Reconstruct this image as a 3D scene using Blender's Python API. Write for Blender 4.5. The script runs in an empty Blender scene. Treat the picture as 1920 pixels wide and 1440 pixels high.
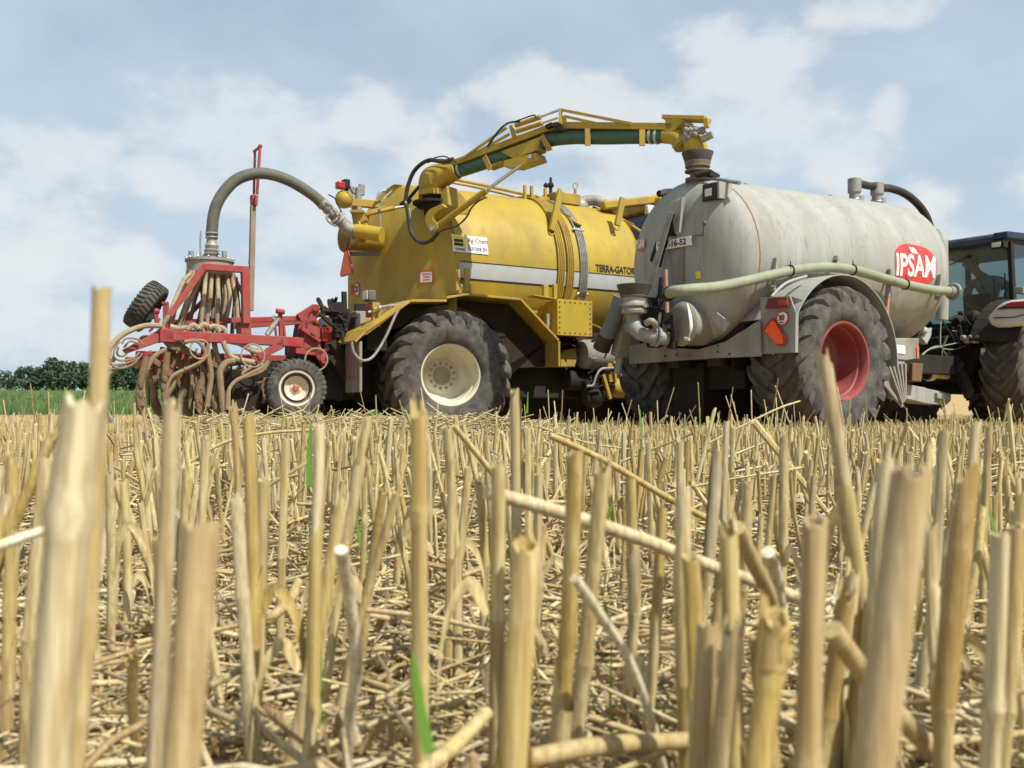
import bpy, bmesh, math, random
from mathutils import Vector, Matrix, noise as mnoise
R_ = math.radians
C = bpy.context.scene.collection
sc = bpy.context.scene
rnd = random.Random(11)
# ---------------------------------------------------------------- camera
CH, FP, CX, HY = 0.17, 1920.0, 960.0, 772.0      # camera height, focal length in photo pixels, centre column, horizon row
cam = bpy.data.objects.new('camera', bpy.data.cameras.new('camera'))
C.objects.link(cam); sc.camera = cam
cam.location = (0, 0, CH); cam.rotation_euler = (R_(90), 0, 0)
cam.data.sensor_width = 36; cam.data.lens = 36; cam.data.shift_y = (HY - 720) / 1920
cam.data.clip_start = 0.02; cam.data.clip_end = 3000
cam.data.dof.use_dof = True; cam.data.dof.focus_distance = 2.6; cam.data.dof.aperture_fstop = 19
# ---------------------------------------------------------------- sun, sky, exposure
SUN_AZ, SUN_EL = 132.0, 53.0                      # azimuth clockwise from the view direction (+Y)
sv = Vector((math.sin(R_(SUN_AZ))*math.cos(R_(SUN_EL)), math.cos(R_(SUN_AZ))*math.cos(R_(SUN_EL)), math.sin(R_(SUN_EL))))
sun = bpy.data.objects.new('sun', bpy.data.lights.new('sun', 'SUN')); C.objects.link(sun)
sun.data.energy = 5.0; sun.data.angle = R_(0.5); sun.data.color = (1, .955, .83)
sun.rotation_euler = sv.to_track_quat('Z', 'Y').to_euler()
sc.view_settings.view_transform = 'Standard'; sc.view_settings.look = 'None'
sc.view_settings.exposure = 0.34; sc.view_settings.gamma = 1
world = bpy.data.worlds.new('World'); sc.world = world; world.use_nodes = True
def build_world():
    nt = world.node_tree; N = nt.nodes; L = nt.links; N.clear()
    def mth(op, a, b=None, c=None, clamp=False):
        n = N.new('ShaderNodeMath'); n.operation = op; n.use_clamp = clamp
        for i, v in enumerate((a, b, c)):
            if v is None: continue
            if isinstance(v, (int, float)): n.inputs[i].default_value = v
            else: L.new(v, n.inputs[i])
        return n.outputs[0]
    out = N.new('ShaderNodeOutputWorld'); bg = N.new('ShaderNodeBackground'); bg.inputs['Strength'].default_value = 0.088
    sky = N.new('ShaderNodeTexSky'); sky.sky_type = 'NISHITA'; sky.sun_disc = False
    sky.sun_elevation = R_(SUN_EL); sky.sun_rotation = R_(SUN_AZ)
    sky.air_density = 1.0; sky.dust_density = 2.2; sky.ozone_density = 1.6
    tc = N.new('ShaderNodeTexCoord'); sp = N.new('ShaderNodeSeparateXYZ'); L.new(tc.outputs['Generated'], sp.inputs[0])
    az = mth('ARCTAN2', sp.outputs[0], sp.outputs[1]); el = mth('ARCSINE', sp.outputs[2])
    def fbm(scale, det, rough, off=0, zs=1.6):
        mp = N.new('ShaderNodeMapping'); mp.inputs['Scale'].default_value = (1, 1, zs); mp.inputs['Location'].default_value = (off, off*.7, 0)
        L.new(tc.outputs['Generated'], mp.inputs[0])
        n = N.new('ShaderNodeTexNoise'); n.inputs['Scale'].default_value = scale; n.inputs['Detail'].default_value = det
        n.inputs['Roughness'].default_value = rough; L.new(mp.outputs[0], n.inputs['Vector']); return n.outputs[0]
    n1 = fbm(9, 7, .56); n2 = fbm(4.2, 5, .55, 3.1); n3 = fbm(20, 5, .6, 7.7)
    # cumulus heads where the photograph has them: (px, py, half width, half height)
    blobs = [(60,300,150,90),(0,480,200,130),(120,620,160,70),(390,225,150,100),(500,330,190,130),(700,230,110,78),(820,300,130,110),(660,420,240,110),
             (985,170,118,72),(1090,225,160,90),(1230,300,190,110),(1390,140,150,100),(1470,240,170,110),(1560,310,110,80),(1655,205,40,45),
             (1735,380,70,55),(1690,10,170,40),(250,500,110,60),(330,340,90,60),(1120,420,330,90),(560,560,260,70),(1640,470,240,60),
             (-300,250,260,150),(2250,260,280,140),(2700,420,300,130),(-800,420,320,140)]
    m = None
    for (bx, by, hw, hh) in blobs:
        a0 = math.atan((bx-CX)/FP); e0 = math.atan((HY-by)/FP*math.cos(a0)); ca = math.cos(a0)
        da = mth('MULTIPLY', mth('SUBTRACT', az, a0), FP/hw*1.0); de = mth('MULTIPLY', mth('SUBTRACT', el, e0), FP/hh)
        d = mth('SUBTRACT', 1.0, mth('ADD', mth('MULTIPLY', da, da), mth('MULTIPLY', de, de)))
        d = mth('MAXIMUM', d, -1.2)
        m = d if m is None else mth('SMOOTH_MAX', m, d, .5)
    nz = mth('ADD', mth('MULTIPLY', mth('SUBTRACT', n1, .5), 3.4), mth('MULTIPLY', mth('SUBTRACT', n3, .5), 2.2))
    dens = mth('ADD', m, nz)
    mr = N.new('ShaderNodeMapRange'); mr.interpolation_type = 'SMOOTHSTEP'
    mr.inputs['From Min'].default_value = -.25; mr.inputs['From Max'].default_value = 1.05; mr.inputs['To Max'].default_value = .72
    L.new(dens, mr.inputs['Value'])
    # thin general veil
    ve = N.new('ShaderNodeMapRange'); ve.inputs['From Min'].default_value = .38; ve.inputs['From Max'].default_value = .75; ve.inputs['To Max'].default_value = .35
    L.new(n2, ve.inputs['Value'])
    lo = N.new('ShaderNodeMapRange'); lo.inputs['From Min'].default_value = .34; lo.inputs['From Max'].default_value = 0.02; lo.inputs['To Max'].default_value = .36
    L.new(el, lo.inputs['Value'])
    hz = mth('ADD', .60, mth('ADD', ve.outputs[0], lo.outputs[0]))
    up_ = N.new('ShaderNodeMapRange'); up_.inputs['From Min'].default_value = .45; up_.inputs['From Max'].default_value = .85; up_.inputs['To Min'].default_value = 1; up_.inputs['To Max'].default_value = .12; L.new(el, up_.inputs['Value']); hz = mth('MULTIPLY', hz, up_.outputs[0])  # veil thinned overhead, out of view, to lower the fill light
    def mix(fac, a, b):
        x = N.new('ShaderNodeMix'); x.data_type = 'RGBA'
        if isinstance(fac, (int, float)): x.inputs[0].default_value = fac
        else: L.new(fac, x.inputs[0])
        for i, v in ((6, a), (7, b)):
            if isinstance(v, tuple): x.inputs[i].default_value = (*v, 1)
            else: L.new(v, x.inputs[i])
        return x.outputs[2]
    veil = (5.25, 6.45, 7.45)
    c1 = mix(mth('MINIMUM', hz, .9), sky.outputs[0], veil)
    sh = N.new('ShaderNodeMapRange'); sh.inputs['From Min'].default_value = .35; sh.inputs['From Max'].default_value = .68
    L.new(n2, sh.inputs['Value'])
    cc = mix(sh.outputs[0], (8.0, 8.0, 7.75), (6.8, 7.3, 7.8))
    c2 = mix(mr.outputs[0], c1, cc)
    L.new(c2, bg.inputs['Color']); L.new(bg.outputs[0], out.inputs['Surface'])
build_world()
world.cycles.sampling_method = 'MANUAL'; world.cycles.sample_map_resolution = 512
sc.cycles.max_bounces = 6; sc.cycles.transparent_max_bounces = 10
GZ = -0.12                                        # ground level under the machines
# ---------------------------------------------------------------- projecting helpers
def at(px, py, Y):                                # a photo point at depth Y
    return Vector(((px-CX)/FP*Y, Y, CH-(py-HY)/FP*Y))
class Frame:                                      # a vehicle: s forward, w towards the near side, z up
    def __init__(f, px, py, Y, az, w):
        f.az = R_(az); f.u = Vector((math.sin(f.az), math.cos(f.az), 0)); f.v = Vector((math.cos(f.az), -math.sin(f.az), 0))
        p = at(px, py, Y); f.O = Vector((p.x, p.y, 0)) - f.v*w
        f.M = Matrix.Translation((f.O.x, f.O.y, GZ)) @ Matrix.Rotation(math.pi/2-f.az, 4, 'Z')
    def pt(f, s, w, z): return f.O + f.u*s + f.v*w + Vector((0, 0, z))
    def _ray(f, px, py, n, c):
        k = Vector(((px-CX)/FP, 1, 0)); Y = (f.O.dot(n)+c)/k.dot(n); return at(px, py, Y)
    def pw(f, px, py, w): return f._ray(px, py, f.v, w)      # the photo point on the plane w = const
    def ps(f, px, py, s): return f._ray(px, py, f.u, s)      # ... on the plane s = const
    def loc(f, p): d = p-f.O; return d.dot(f.u), d.dot(f.v), p.z
    def sat(f, px, w): return f.loc(f.pw(px, HY, w))[0]
# ---------------------------------------------------------------- mesh builder
def basis(d, up=Vector((0, 0, 1))):
    d = d.normalized(); a = d.cross(up)
    if a.length < 1e-3: a = d.cross(Vector((1, 0, 0)))
    a.normalize(); return a, a.cross(d).normalized()
def catmull(pts, k=6):
    P = [Vector(p) for p in pts]
    if len(P) < 3: return P
    Q = [P[0]*2-P[1]] + P + [P[-1]*2-P[-2]]; out = []
    for i in range(1, len(Q)-2):
        a, b, c, d = Q[i-1:i+3]
        for j in range(k):
            t = j/k; out.append(.5*((2*b)+(c-a)*t+(2*a-5*b+4*c-d)*t*t+(3*b-a-3*c+d)*t**3))
    out.append(P[-1]); return out
class MB:
    def __init__(m): m.v = []; m.f = []
    def add(m, vs, fs):
        n = len(m.v); m.v += [Vector(x) for x in vs]; m.f += [tuple(i+n for i in f) for f in fs]; return m
    def box8(m, a, e1, e2, e3):                   # corner + three edge vectors
        a, e1, e2, e3 = map(Vector, (a, e1, e2, e3))
        vs = [a, a+e1, a+e1+e2, a+e2, a+e3, a+e1+e3, a+e1+e2+e3, a+e2+e3]
        return m.add(vs, [(3,2,1,0),(4,5,6,7),(0,1,5,4),(1,2,6,5),(2,3,7,6),(3,0,4,7)])
    def fbox(m, F, s0, s1, w0, w1, z0, z1):
        return m.box8(F.pt(s0, w0, z0), F.u*(s1-s0), F.v*(w1-w0), Vector((0, 0, z1-z0)))
    def bar(m, p, q, w, h, up=Vector((0, 0, 1))):
        p = Vector(p); q = Vector(q); a, b = basis(q-p, up); return m.box8(p-a*w/2-b*h/2, a*w, b*h, q-p)
    def prism(m, poly, ext):                      # planar outline extruded by a vector
        n = len(poly); ext = Vector(ext); vs = [Vector(p) for p in poly]+[Vector(p)+ext for p in poly]
        return m.add(vs, [tuple(range(n))[::-1], tuple(range(n, 2*n))] + [(i, (i+1) % n, (i+1) % n+n, i+n) for i in range(n)])
    def tube(m, pts, r, n=10, smooth=True, k=6, cap=True, corr=None, squash=1):
        P = catmull(pts, k) if smooth else [Vector(p) for p in pts]
        if corr:                                   # corrugation: (pitch, depth)
            Q = []; acc = 0
            for i in range(len(P)-1):
                d = (P[i+1]-P[i]).length; steps = max(1, int(round(d/(corr[0]/2))))
                Q += [P[i].lerp(P[i+1], j/steps) for j in range(steps)]
            P = Q+[P[-1]]
        N = len(P); rr = (lambda t: r) if not isinstance(r, (list, tuple)) else None
        a = None; vs = []; fs = []
        for i, p in enumerate(P):
            d = (P[min(i+1, N-1)]-P[max(i-1, 0)]).normalized()
            if a is None: a, b = basis(d)
            else:
                a = (a-d*a.dot(d)).normalized(); b = a.cross(d)
            if rr: R = r
            else:
                x = i/(N-1)*(len(r)-1); j = min(int(x), len(r)-2); R = r[j]+(r[j+1]-r[j])*(x-j)
            if corr and i % 2: R -= corr[1]
            for q in range(n):
                t = 2*math.pi*q/n; vs.append(p+a*math.cos(t)*R+b*math.sin(t)*R*squash)
        for i in range(N-1):
            for q in range(n):
                q2 = (q+1) % n; fs.append((i*n+q, i*n+q2, (i+1)*n+q2, (i+1)*n+q))
        if cap: fs += [tuple(range(n))[::-1], tuple(range((N-1)*n, N*n))]
        return m.add(vs, fs)
    def cyl(m, p, q, r, r2=None, n=16, cap=True): return m.tube([p, q], [r, r if r2 is None else r2], n, False, cap=cap)
    def lathe(m, prof, o, ax, n=32, closed=False, up=Vector((0, 0, 1)), cap0=True):   # prof: (along, radius)
        o = Vector(o); ax = Vector(ax).normalized(); a, b = basis(ax, up); vs = []; fs = []
        for (x, r) in prof:
            for q in range(n):
                t = 2*math.pi*q/n; vs.append(o+ax*x+a*math.cos(t)*r+b*math.sin(t)*r)
        K = len(prof)
        for i in range(K if closed else K-1):
            i2 = (i+1) % K
            for q in range(n):
                q2 = (q+1) % n; fs.append((i*n+q, i*n+q2, i2*n+q2, i2*n+q))
        if not closed:
            if prof[0][1] > 1e-4 and cap0: fs.append(tuple(range(n))[::-1])
            if prof[-1][1] > 1e-4: fs.append(tuple(range((K-1)*n, K*n)))
        return m.add(vs, fs)
    def torus(m, c, ax, R, r, n=20, k=8, a0=0, a1=None):
        a, b = basis(Vector(ax)); c = Vector(c)
        if a1 is None:
            pts = [c+a*math.cos(2*math.pi*i/n)*R+b*math.sin(2*math.pi*i/n)*R for i in range(n+1)]
        else: pts = [c+a*math.cos(a0+(a1-a0)*i/n)*R+b*math.sin(a0+(a1-a0)*i/n)*R for i in range(n+1)]
        return m.tube(pts, r, k, False, cap=a1 is not None)
    def ball(m, c, r, n=10, sc=(1, 1, 1)):
        c = Vector(c); prof = [(-math.cos(math.pi*i/n), math.sin(math.pi*i/n)) for i in range(n+1)]; b = MB()
        b.lathe(prof, (0, 0, 0), (0, 0, 1), n*2)
        return m.add([c+Vector((p.x*r*sc[0], p.y*r*sc[1], p.z*r*sc[2])) for p in b.v], b.f)
    def build(m, name, mat, parent=None, M=None, bevel=0, sharp=38, seg=2, label=None):
        me = bpy.data.meshes.new(name)
        if parent is not None and M is None: M = parent.get('_M') and Matrix([list(r) for r in parent['_M']])
        Mi = M.inverted() if M is not None else None
        vs = [Mi @ v for v in m.v] if Mi is not None else m.v
        me.from_pydata([tuple(v) for v in vs], [], m.f); me.validate()
        bm = bmesh.new(); bm.from_mesh(me); bmesh.ops.recalc_face_normals(bm, faces=bm.faces); bm.to_mesh(me); bm.free()
        me.materials.append(mat)
        me.polygons.foreach_set('use_smooth', [True]*len(me.polygons)); me.set_sharp_from_angle(angle=R_(sharp))
        o = bpy.data.objects.new(name, me); C.objects.link(o)
        if parent is not None: o.parent = parent
        if M is not None: MOF[o.name] = M
        if M is not None and parent is None: o.matrix_world = M
        if bevel:
            b = o.modifiers.new('bevel', 'BEVEL'); b.width = bevel; b.segments = seg; b.limit_method = 'ANGLE'; b.angle_limit = R_(40)
        if label: o['label'] = label
        return o
MOF = {}
def tag(o, label=None, cat=None, group=None, kind=None):
    if label: o['label'] = label
    if cat: o['category'] = cat
    if group: o['group'] = group
    if kind: o['kind'] = kind
    return o
def thing(name, M, label, cat, group=None):
    o = bpy.data.objects.new(name, None); C.objects.link(o); o.matrix_world = M; o.empty_display_size = .2
    MOF[o.name] = M; return tag(o, label, cat, group)
def part(mb, name, mat, parent, bevel=0, label=None, sharp=38):
    M = MOF[parent.name]; o = mb.build(name, mat, parent, M, bevel, sharp, label=label); MOF[o.name] = M; return o
# ---------------------------------------------------------------- materials
def nmat(name):
    m = bpy.data.materials.new(name); m.use_nodes = True; nt = m.node_tree; return m, nt, nt.nodes, nt.links, nt.nodes['Principled BSDF']
def paint(name, col, rough=.45, dirt=(.20, .16, .10), amt=.4, scale=2.5, metal=0, bump=.15, streak=0, spec=.32, thr=.5, fine=.25, bscale=60, runs=None):
    m, nt, N, L, B = nmat(name)
    tc = N.new('ShaderNodeTexCoord'); mp = N.new('ShaderNodeMapping'); L.new(tc.outputs['Object'], mp.inputs[0])
    if streak: mp.inputs['Scale'].default_value = (1, 1, 1-streak)
    n = N.new('ShaderNodeTexNoise'); n.inputs['Scale'].default_value = scale; n.inputs['Detail'].default_value = 9; n.inputs['Roughness'].default_value = .65
    L.new(mp.outputs[0], n.inputs['Vector'])
    r = N.new('ShaderNodeMapRange'); r.inputs['From Min'].default_value = thr-.16; r.inputs['From Max'].default_value = thr+.22; r.inputs['To Max'].default_value = amt
    L.new(n.outputs[0], r.inputs['Value'])
    n2 = N.new('ShaderNodeTexNoise'); n2.inputs['Scale'].default_value = scale*14; n2.inputs['Detail'].default_value = 6; L.new(mp.outputs[0], n2.inputs['Vector'])
    mu = N.new('ShaderNodeMath'); mu.operation = 'MULTIPLY_ADD'; mu.inputs[1].default_value = fine; L.new(n2.outputs[0], mu.inputs[0]); 
    ad = N.new('ShaderNodeMath'); ad.operation = 'SUBTRACT'; ad.inputs[1].default_value = fine*.5; L.new(r.outputs[0], ad.inputs[0]); L.new(ad.outputs[0], mu.inputs[2]); mu.use_clamp = True
    x = N.new('ShaderNodeMix'); x.data_type = 'RGBA'; x.inputs[6].default_value = (*col, 1); x.inputs[7].default_value = (*dirt, 1); L.new(mu.outputs[0], x.inputs[0])
    cout = x.outputs[2]
    if runs:                                      # slurry runs and rust streaks down the plate
        for sc_, th, colr, am in runs:
            mp4 = N.new('ShaderNodeMapping'); mp4.inputs['Scale'].default_value = sc_; L.new(tc.outputs['Object'], mp4.inputs[0]); n4 = N.new('ShaderNodeTexNoise'); n4.inputs['Scale'].default_value = 1; n4.inputs['Detail'].default_value = 6; n4.inputs['Roughness'].default_value = .7; L.new(mp4.outputs[0], n4.inputs['Vector'])
            r4 = N.new('ShaderNodeMapRange'); r4.inputs['From Min'].default_value = th; r4.inputs['From Max'].default_value = th+.12; r4.inputs['To Max'].default_value = am; L.new(n4.outputs[0], r4.inputs['Value'])
            x4 = N.new('ShaderNodeMix'); x4.data_type = 'RGBA'; L.new(r4.outputs[0], x4.inputs[0]); L.new(cout, x4.inputs[6]); x4.inputs[7].default_value = (*colr, 1); cout = x4.outputs[2]
    L.new(cout, B.inputs['Base Color'])
    rr = N.new('ShaderNodeMapRange'); rr.inputs['To Min'].default_value = rough; rr.inputs['To Max'].default_value = min(1, rough+.4); L.new(mu.outputs[0], rr.inputs['Value']); L.new(rr.outputs[0], B.inputs['Roughness'])
    B.inputs['Metallic'].default_value = metal; B.inputs['Specular IOR Level'].default_value = spec
    if bump:
        n3 = N.new('ShaderNodeTexNoise'); n3.inputs['Scale'].default_value = bscale; n3.inputs['Detail'].default_value = 4; L.new(tc.outputs['Object'], n3.inputs['Vector'])
        b = N.new('ShaderNodeBump'); b.inputs['Strength'].default_value = bump; b.inputs['Distance'].default_value = .01; L.new(n3.outputs[0], b.inputs['Height']); L.new(b.outputs[0], B.inputs['Normal'])
    return m
MT = {}
MT['yellow'] = paint('yellow_machine_paint', (.43, .30, .03), .42, (.18, .14, .06), .60, 2.2, streak=.6, runs=[((14, 14, .9), .60, (.16, .12, .06), .55), ((5, 5, 1.6), .63, (.30, .17, .05), .5), ((60, 60, 40), .70, (.12, .09, .05), .5)])
MT['yellow2'] = paint('yellow_dusty_paint', (.41, .27, .025), .5, (.18, .135, .07), .75, 3.2)
MT['ydark'] = paint('yellow_shaded_underside', (.035, .024, .012), .9, (.018, .014, .010), .7, 3)  # yellow taken near black: underside shade put into the colour
MT['grey'] = paint('galvanised_tank_grey', (.355, .37, .345), .5, (.20, .185, .155), .72, 1.8, streak=.72, bump=.12, runs=[((12, 12, .7), .56, (.14, .12, .09), .5), ((22, 22, 1.0), .62, (.17, .10, .055), .55), ((50, 50, 30), .68, (.10, .085, .065), .5)])
MT['grey2'] = paint('dusty_grey_paint', (.30, .295, .26), .6, (.15, .13, .095), .8, 2.5, streak=.5)
MT['galv'] = paint('zinc_steel', (.32, .32, .30), .5, (.15, .13, .10), .8, 7, metal=.25)
MT['chrome'] = paint('bright_steel_rod', (.62, .62, .62), .22, (.3, .28, .25), .2, 6, metal=.9, bump=0)
MT['red'] = paint('red_implement_paint', (.31, .024, .032), .5, (.19, .115, .08), .8, 5, thr=.52)
MT['mud'] = paint('mud_caked_steel', (.13, .085, .05), .9, (.22, .155, .095), .8, 7, bump=.8, bscale=30)
MT['redrim'] = paint('red_rim_paint', (.24, .035, .035), .5, (.27, .14, .12), .65, 4)
MT['cream'] = paint('cream_rim_paint', (.62, .58, .46), .45, (.34, .29, .20), .5, 4)
MT['rubber'] = paint('dusty_tyre_rubber', (.030, .029, .028), .85, (.175, .165, .145), .66, 7, bump=.5, thr=.47, runs=[((9, 9, 9), .58, (.20, .185, .16), .45), ((45, 45, 45), .62, (.12, .09, .06), .5)])
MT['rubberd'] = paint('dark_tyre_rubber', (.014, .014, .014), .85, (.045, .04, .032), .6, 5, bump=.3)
MT['black'] = paint('black_rubber_hose', (.018, .018, .018), .5, (.09, .08, .06), .5, 8)
MT['dark'] = paint('dark_oily_shaded_chassis', (.012, .011, .010), .75, (.04, .032, .022), .6, 5)  # oily steel, darkened further so undersides look shaded
MT['hose'] = paint('beige_distribution_hose', (.38, .31, .21), .6, (.17, .125, .075), .85, 9, bump=.3, bscale=120)
MT['hoseg'] = paint('grey_green_suction_hose', (.085, .09, .078), .6, (.19, .165, .12), .5, 5)
MT['hosem'] = paint('muddy_hose', (.20, .14, .085), .8, (.30, .22, .14), .8, 9, bump=.5, bscale=40)
MT['drub'] = paint('dark_dusty_rubber', (.045, .043, .038), .7, (.11, .098, .075), .6, 9)
MT['hosel'] = paint('pale_green_suction_hose', (.27, .31, .225), .5, (.20, .18, .125), .65, 5)
MT['green'] = paint('green_ribbed_hose', (.045, .125, .085), .4, (.10, .12, .08), .4, 6)
MT['orange'] = paint('orange_reflector', (.90, .16, .02), .5, (.7, .16, .04), .2, 8)
MT['lampred'] = paint('red_lens', (.38, .02, .015), .25, (.2, .05, .03), .3, 8)
MT['white'] = paint('white_sign_enamel', (.74, .74, .70), .4, (.45, .42, .36), .3, 6)
MT['silver'] = paint('pale_grey_stripe', (.42, .445, .465), .4, (.30, .28, .24), .4, 4)
MT['ink'] = paint('black_lettering', (.02, .02, .02), .5, (.05, .05, .05), .2, 8, bump=0)
MT['redink'] = paint('red_sign_ink', (.60, .045, .05), .45, (.5, .12, .1), .3, 6, bump=0)
MT['blue'] = paint('dark_blue_tractor_paint', (.012, .022, .06), .3, (.07, .07, .07), .35, 4)
MT['skin'] = paint('skin', (.42, .23, .15), .6, (.3, .15, .1), .2, 8)
MT['shirt'] = paint('grey_work_shirt', (.34, .37, .38), .9, (.25, .26, .27), .4, 8)
MT['denim'] = paint('blue_dungarees', (.045, .08, .20), .9, (.03, .05, .12), .4, 8)
MT['hair'] = paint('dark_hair', (.03, .022, .016), .8, (.05, .04, .03), .4, 20)
MT['lens'] = paint('clear_lamp_lens', (.62, .62, .56), .15, (.4, .38, .3), .3, 10)
MT['fluo'] = paint('yellow_sticker', (.75, .6, .02), .5, (.4, .3, .1), .3, 8)
MT['pto'] = paint('yellow_plastic_guard', (.55, .47, .22), .5, (.25, .2, .13), .6, 8)
MT['twine'] = paint('orange_twine', (.75, .17, .05), .8, (.4, .15, .06), .3, 20)
def glass(name, tint, refl=.12):
    m, nt, N, L, B = nmat(name); N.remove(B); out = N['Material Output']
    t = N.new('ShaderNodeBsdfTransparent'); t.inputs[0].default_value = (*tint, 1); g = N.new('ShaderNodeBsdfGlossy'); g.inputs['Roughness'].default_value = .32
    g.inputs['Color'].default_value = (.9, .95, 1, 1)
    fr = N.new('ShaderNodeFresnel'); fr.inputs[0].default_value = 1.5
    a = N.new('ShaderNodeMath'); a.operation = 'MULTIPLY_ADD'; a.inputs[1].default_value = 1.0; a.inputs[2].default_value = refl-.04; L.new(fr.outputs[0], a.inputs[0])
    x = N.new('ShaderNodeMixShader'); L.new(a.outputs[0], x.inputs[0]); L.new(t.outputs[0], x.inputs[1]); L.new(g.outputs[0], x.inputs[2]); L.new(x.outputs[0], out.inputs['Surface'])
    return m
MT['glass'] = glass('tinted_cab_glass', (.42, .52, .52), .10)
def tmesh(body, size, bold=.0, align='LEFT'):     # lettering as flat faces
    cu = bpy.data.curves.new('t', 'FONT'); cu.body = body; cu.size = size; cu.offset = bold; cu.align_x = align; cu.resolution_u = 3
    o = bpy.data.objects.new('t', cu); C.objects.link(o); bpy.context.view_layer.update()
    me = bpy.data.meshes.new_from_object(o.evaluated_get(bpy.context.evaluated_depsgraph_get()))
    bm = bmesh.new(); bm.from_mesh(me); y0 = -size*.3
    while y0 < size:
        g = bm.verts[:]+bm.edges[:]+bm.faces[:]; bmesh.ops.bisect_plane(bm, geom=g, plane_co=(0, y0, 0), plane_no=(0, 1, 0)); y0 += max(.03, size*.12)
    vs = [v.co.copy() for v in bm.verts]; bm.verts.index_update(); fs = [tuple(v.index for v in f.verts) for f in bm.faces]; bm.free()
    bpy.data.objects.remove(o); bpy.data.curves.remove(cu); bpy.data.meshes.remove(me); return vs, fs
def flat_text(mb, body, size, o, ex, ey, bold=0, sx=1):
    vs, fs = tmesh(body, size, bold); ex = Vector(ex).normalized(); ey = Vector(ey).normalized()
    return mb.add([Vector(o)+ex*v.x*sx+ey*v.y for v in vs], fs)
# ---------------------------------------------------------------- wheels
def make_wheel(parent, c, ax, R, W, rr, nl, mt_t, mt_r, mt_h, dish=.3, lug=.055, sweep=.32, wl=.06, dirn=1, ang0=0, sub='wheel', flat=None, hubr=.2, bolts=10, lw=None, rimw=.42, label=None, cap_out=.0):
    """c = middle of the tyre, ax = unit vector out of the visible face"""
    ax = Vector(ax).normalized(); a, b = basis(ax); h = R-lug-rr
    def P(y, r, t): return c+ax*y+a*math.cos(t)*r+b*math.sin(t)*r
    T = MB(); Rc = R-lug
    prof = [(-.40*W, rr-.01), (-.455*W, rr+.03), (-.495*W, rr+.28*h), (-.5*W, rr+.55*h), (-.475*W, rr+.84*h), (-.43*W, rr+.97*h), (-.2*W, Rc), (0, Rc+.006)]
    prof = prof+[(-y, r) for (y, r) in prof[-2::-1]]
    prof = prof+[(.3*W, rr-.03), (-.3*W, rr-.03)]
    n = 72; vs = []; fs = []; K = len(prof)
    for q in range(n):
        for (y, r) in prof: vs.append(P(y, r, 2*math.pi*q/n))
    for q in range(n):
        q2 = (q+1) % n
        for i in range(K): i2 = (i+1) % K; fs.append((q*K+i, q*K+i2, q2*K+i2, q2*K+i))
    T.add(vs, fs)
    path = [(.0, Rc-.01, R, .0), (.18, Rc-.01, R, .30), (.34, Rc-.02, R-.003, .62), (.44, Rc-.03, R-.012, .86), (.505, Rc-.07*1, R-.05, 1.0), (.513, rr+.72*h, rr+.84*h, 1.06), (.503, rr+.62*h, rr+.66*h, 1.1)]
    for side in (-1, 1):
        for k in range(nl):
            t0 = ang0+2*math.pi*(k+(.5 if side > 0 else 0))/nl; vs = []; m_ = len(path)
            for i, (y, ri, ro, u) in enumerate(path):
                y = y*W if i else -.02*W
                t = t0+dirn*sweep*(u**1.25); hw = wl/R*(.5 if i < 4 else .62 if i == 4 else .5)
                if i == m_-1: hw *= .6
                yi = y if i < 4 else y-.03*W
                vs += [P(side*yi, ri, t-hw*1.25), P(side*y, ro, t-hw), P(side*y, ro, t+hw), P(side*yi, ri, t+hw*1.25)]
            fs = [(0, 1, 2, 3), (4*m_-4, 4*m_-3, 4*m_-2, 4*m_-1)]
            for i in range(m_-1):
                for j in range(4): j2 = (j+1) % 4; fs.append((4*i+j, 4*i+j2, 4*i+4+j2, 4*i+4+j))
            T.add(vs, fs)
    if flat is not None:
        for v in T.v:
            if v.z < flat: v.z = flat-(flat-v.z)*.05
    w = part(T, sub, mt_t, parent, sharp=30, label=label)
    Q = MB(); yl = rimw*W; d = yl-dish
    Q.lathe([(yl-.03, rr+.012), (yl, rr+.028), (yl+.012, rr+.02), (yl+.008, rr-.004), (yl-.02, rr-.022), (yl-.05, rr-.03), (yl-.10, rr-.028), (yl-.115, rr-.045), (d+.08, rr-.055), (d+.03, rr-.075), (d, rr-.13), (d-.015, hubr+.05), (d+.01, hubr), (d+.01, 0.0001)], c, ax, 48, cap0=False)
    rim = part(Q, 'rim', mt_r, w, sharp=30)
    Q = MB()
    for k in range(bolts):
        t = 2*math.pi*k/bolts; p = c+ax*(d+.0)+a*math.cos(t)*hubr*.86+b*math.sin(t)*hubr*.86
        Q.cyl(p, p+ax*.035, hubr*.10, n=6)
    if cap_out: Q.lathe([(d, hubr*.62), (d+cap_out*.6, hubr*.60), (d+cap_out*.9, hubr*.5), (d+cap_out, .0001)], c, ax, 20)
    else: Q.lathe([(d+.012, hubr*.62), (d+.03, hubr*.62), (d+.03, hubr*.5), (d+.02, hubr*.48), (d+.02, .0001)], c, ax, 20, cap0=False)
    part(Q, 'hub', mt_h, w, sharp=30)
    return w
def dome(s0, d, R, n=2.5, k=10, rear=True):       # (s, r) list from apex to rim
    out = []
    for i in range(k+1):
        t = i/k*math.pi/2; r = R*math.sin(t)**(2/n); x = d*math.cos(t)**(2/n)
        out.append((s0-x if rear else s0+x, max(r, .0001)))
    return out
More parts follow.
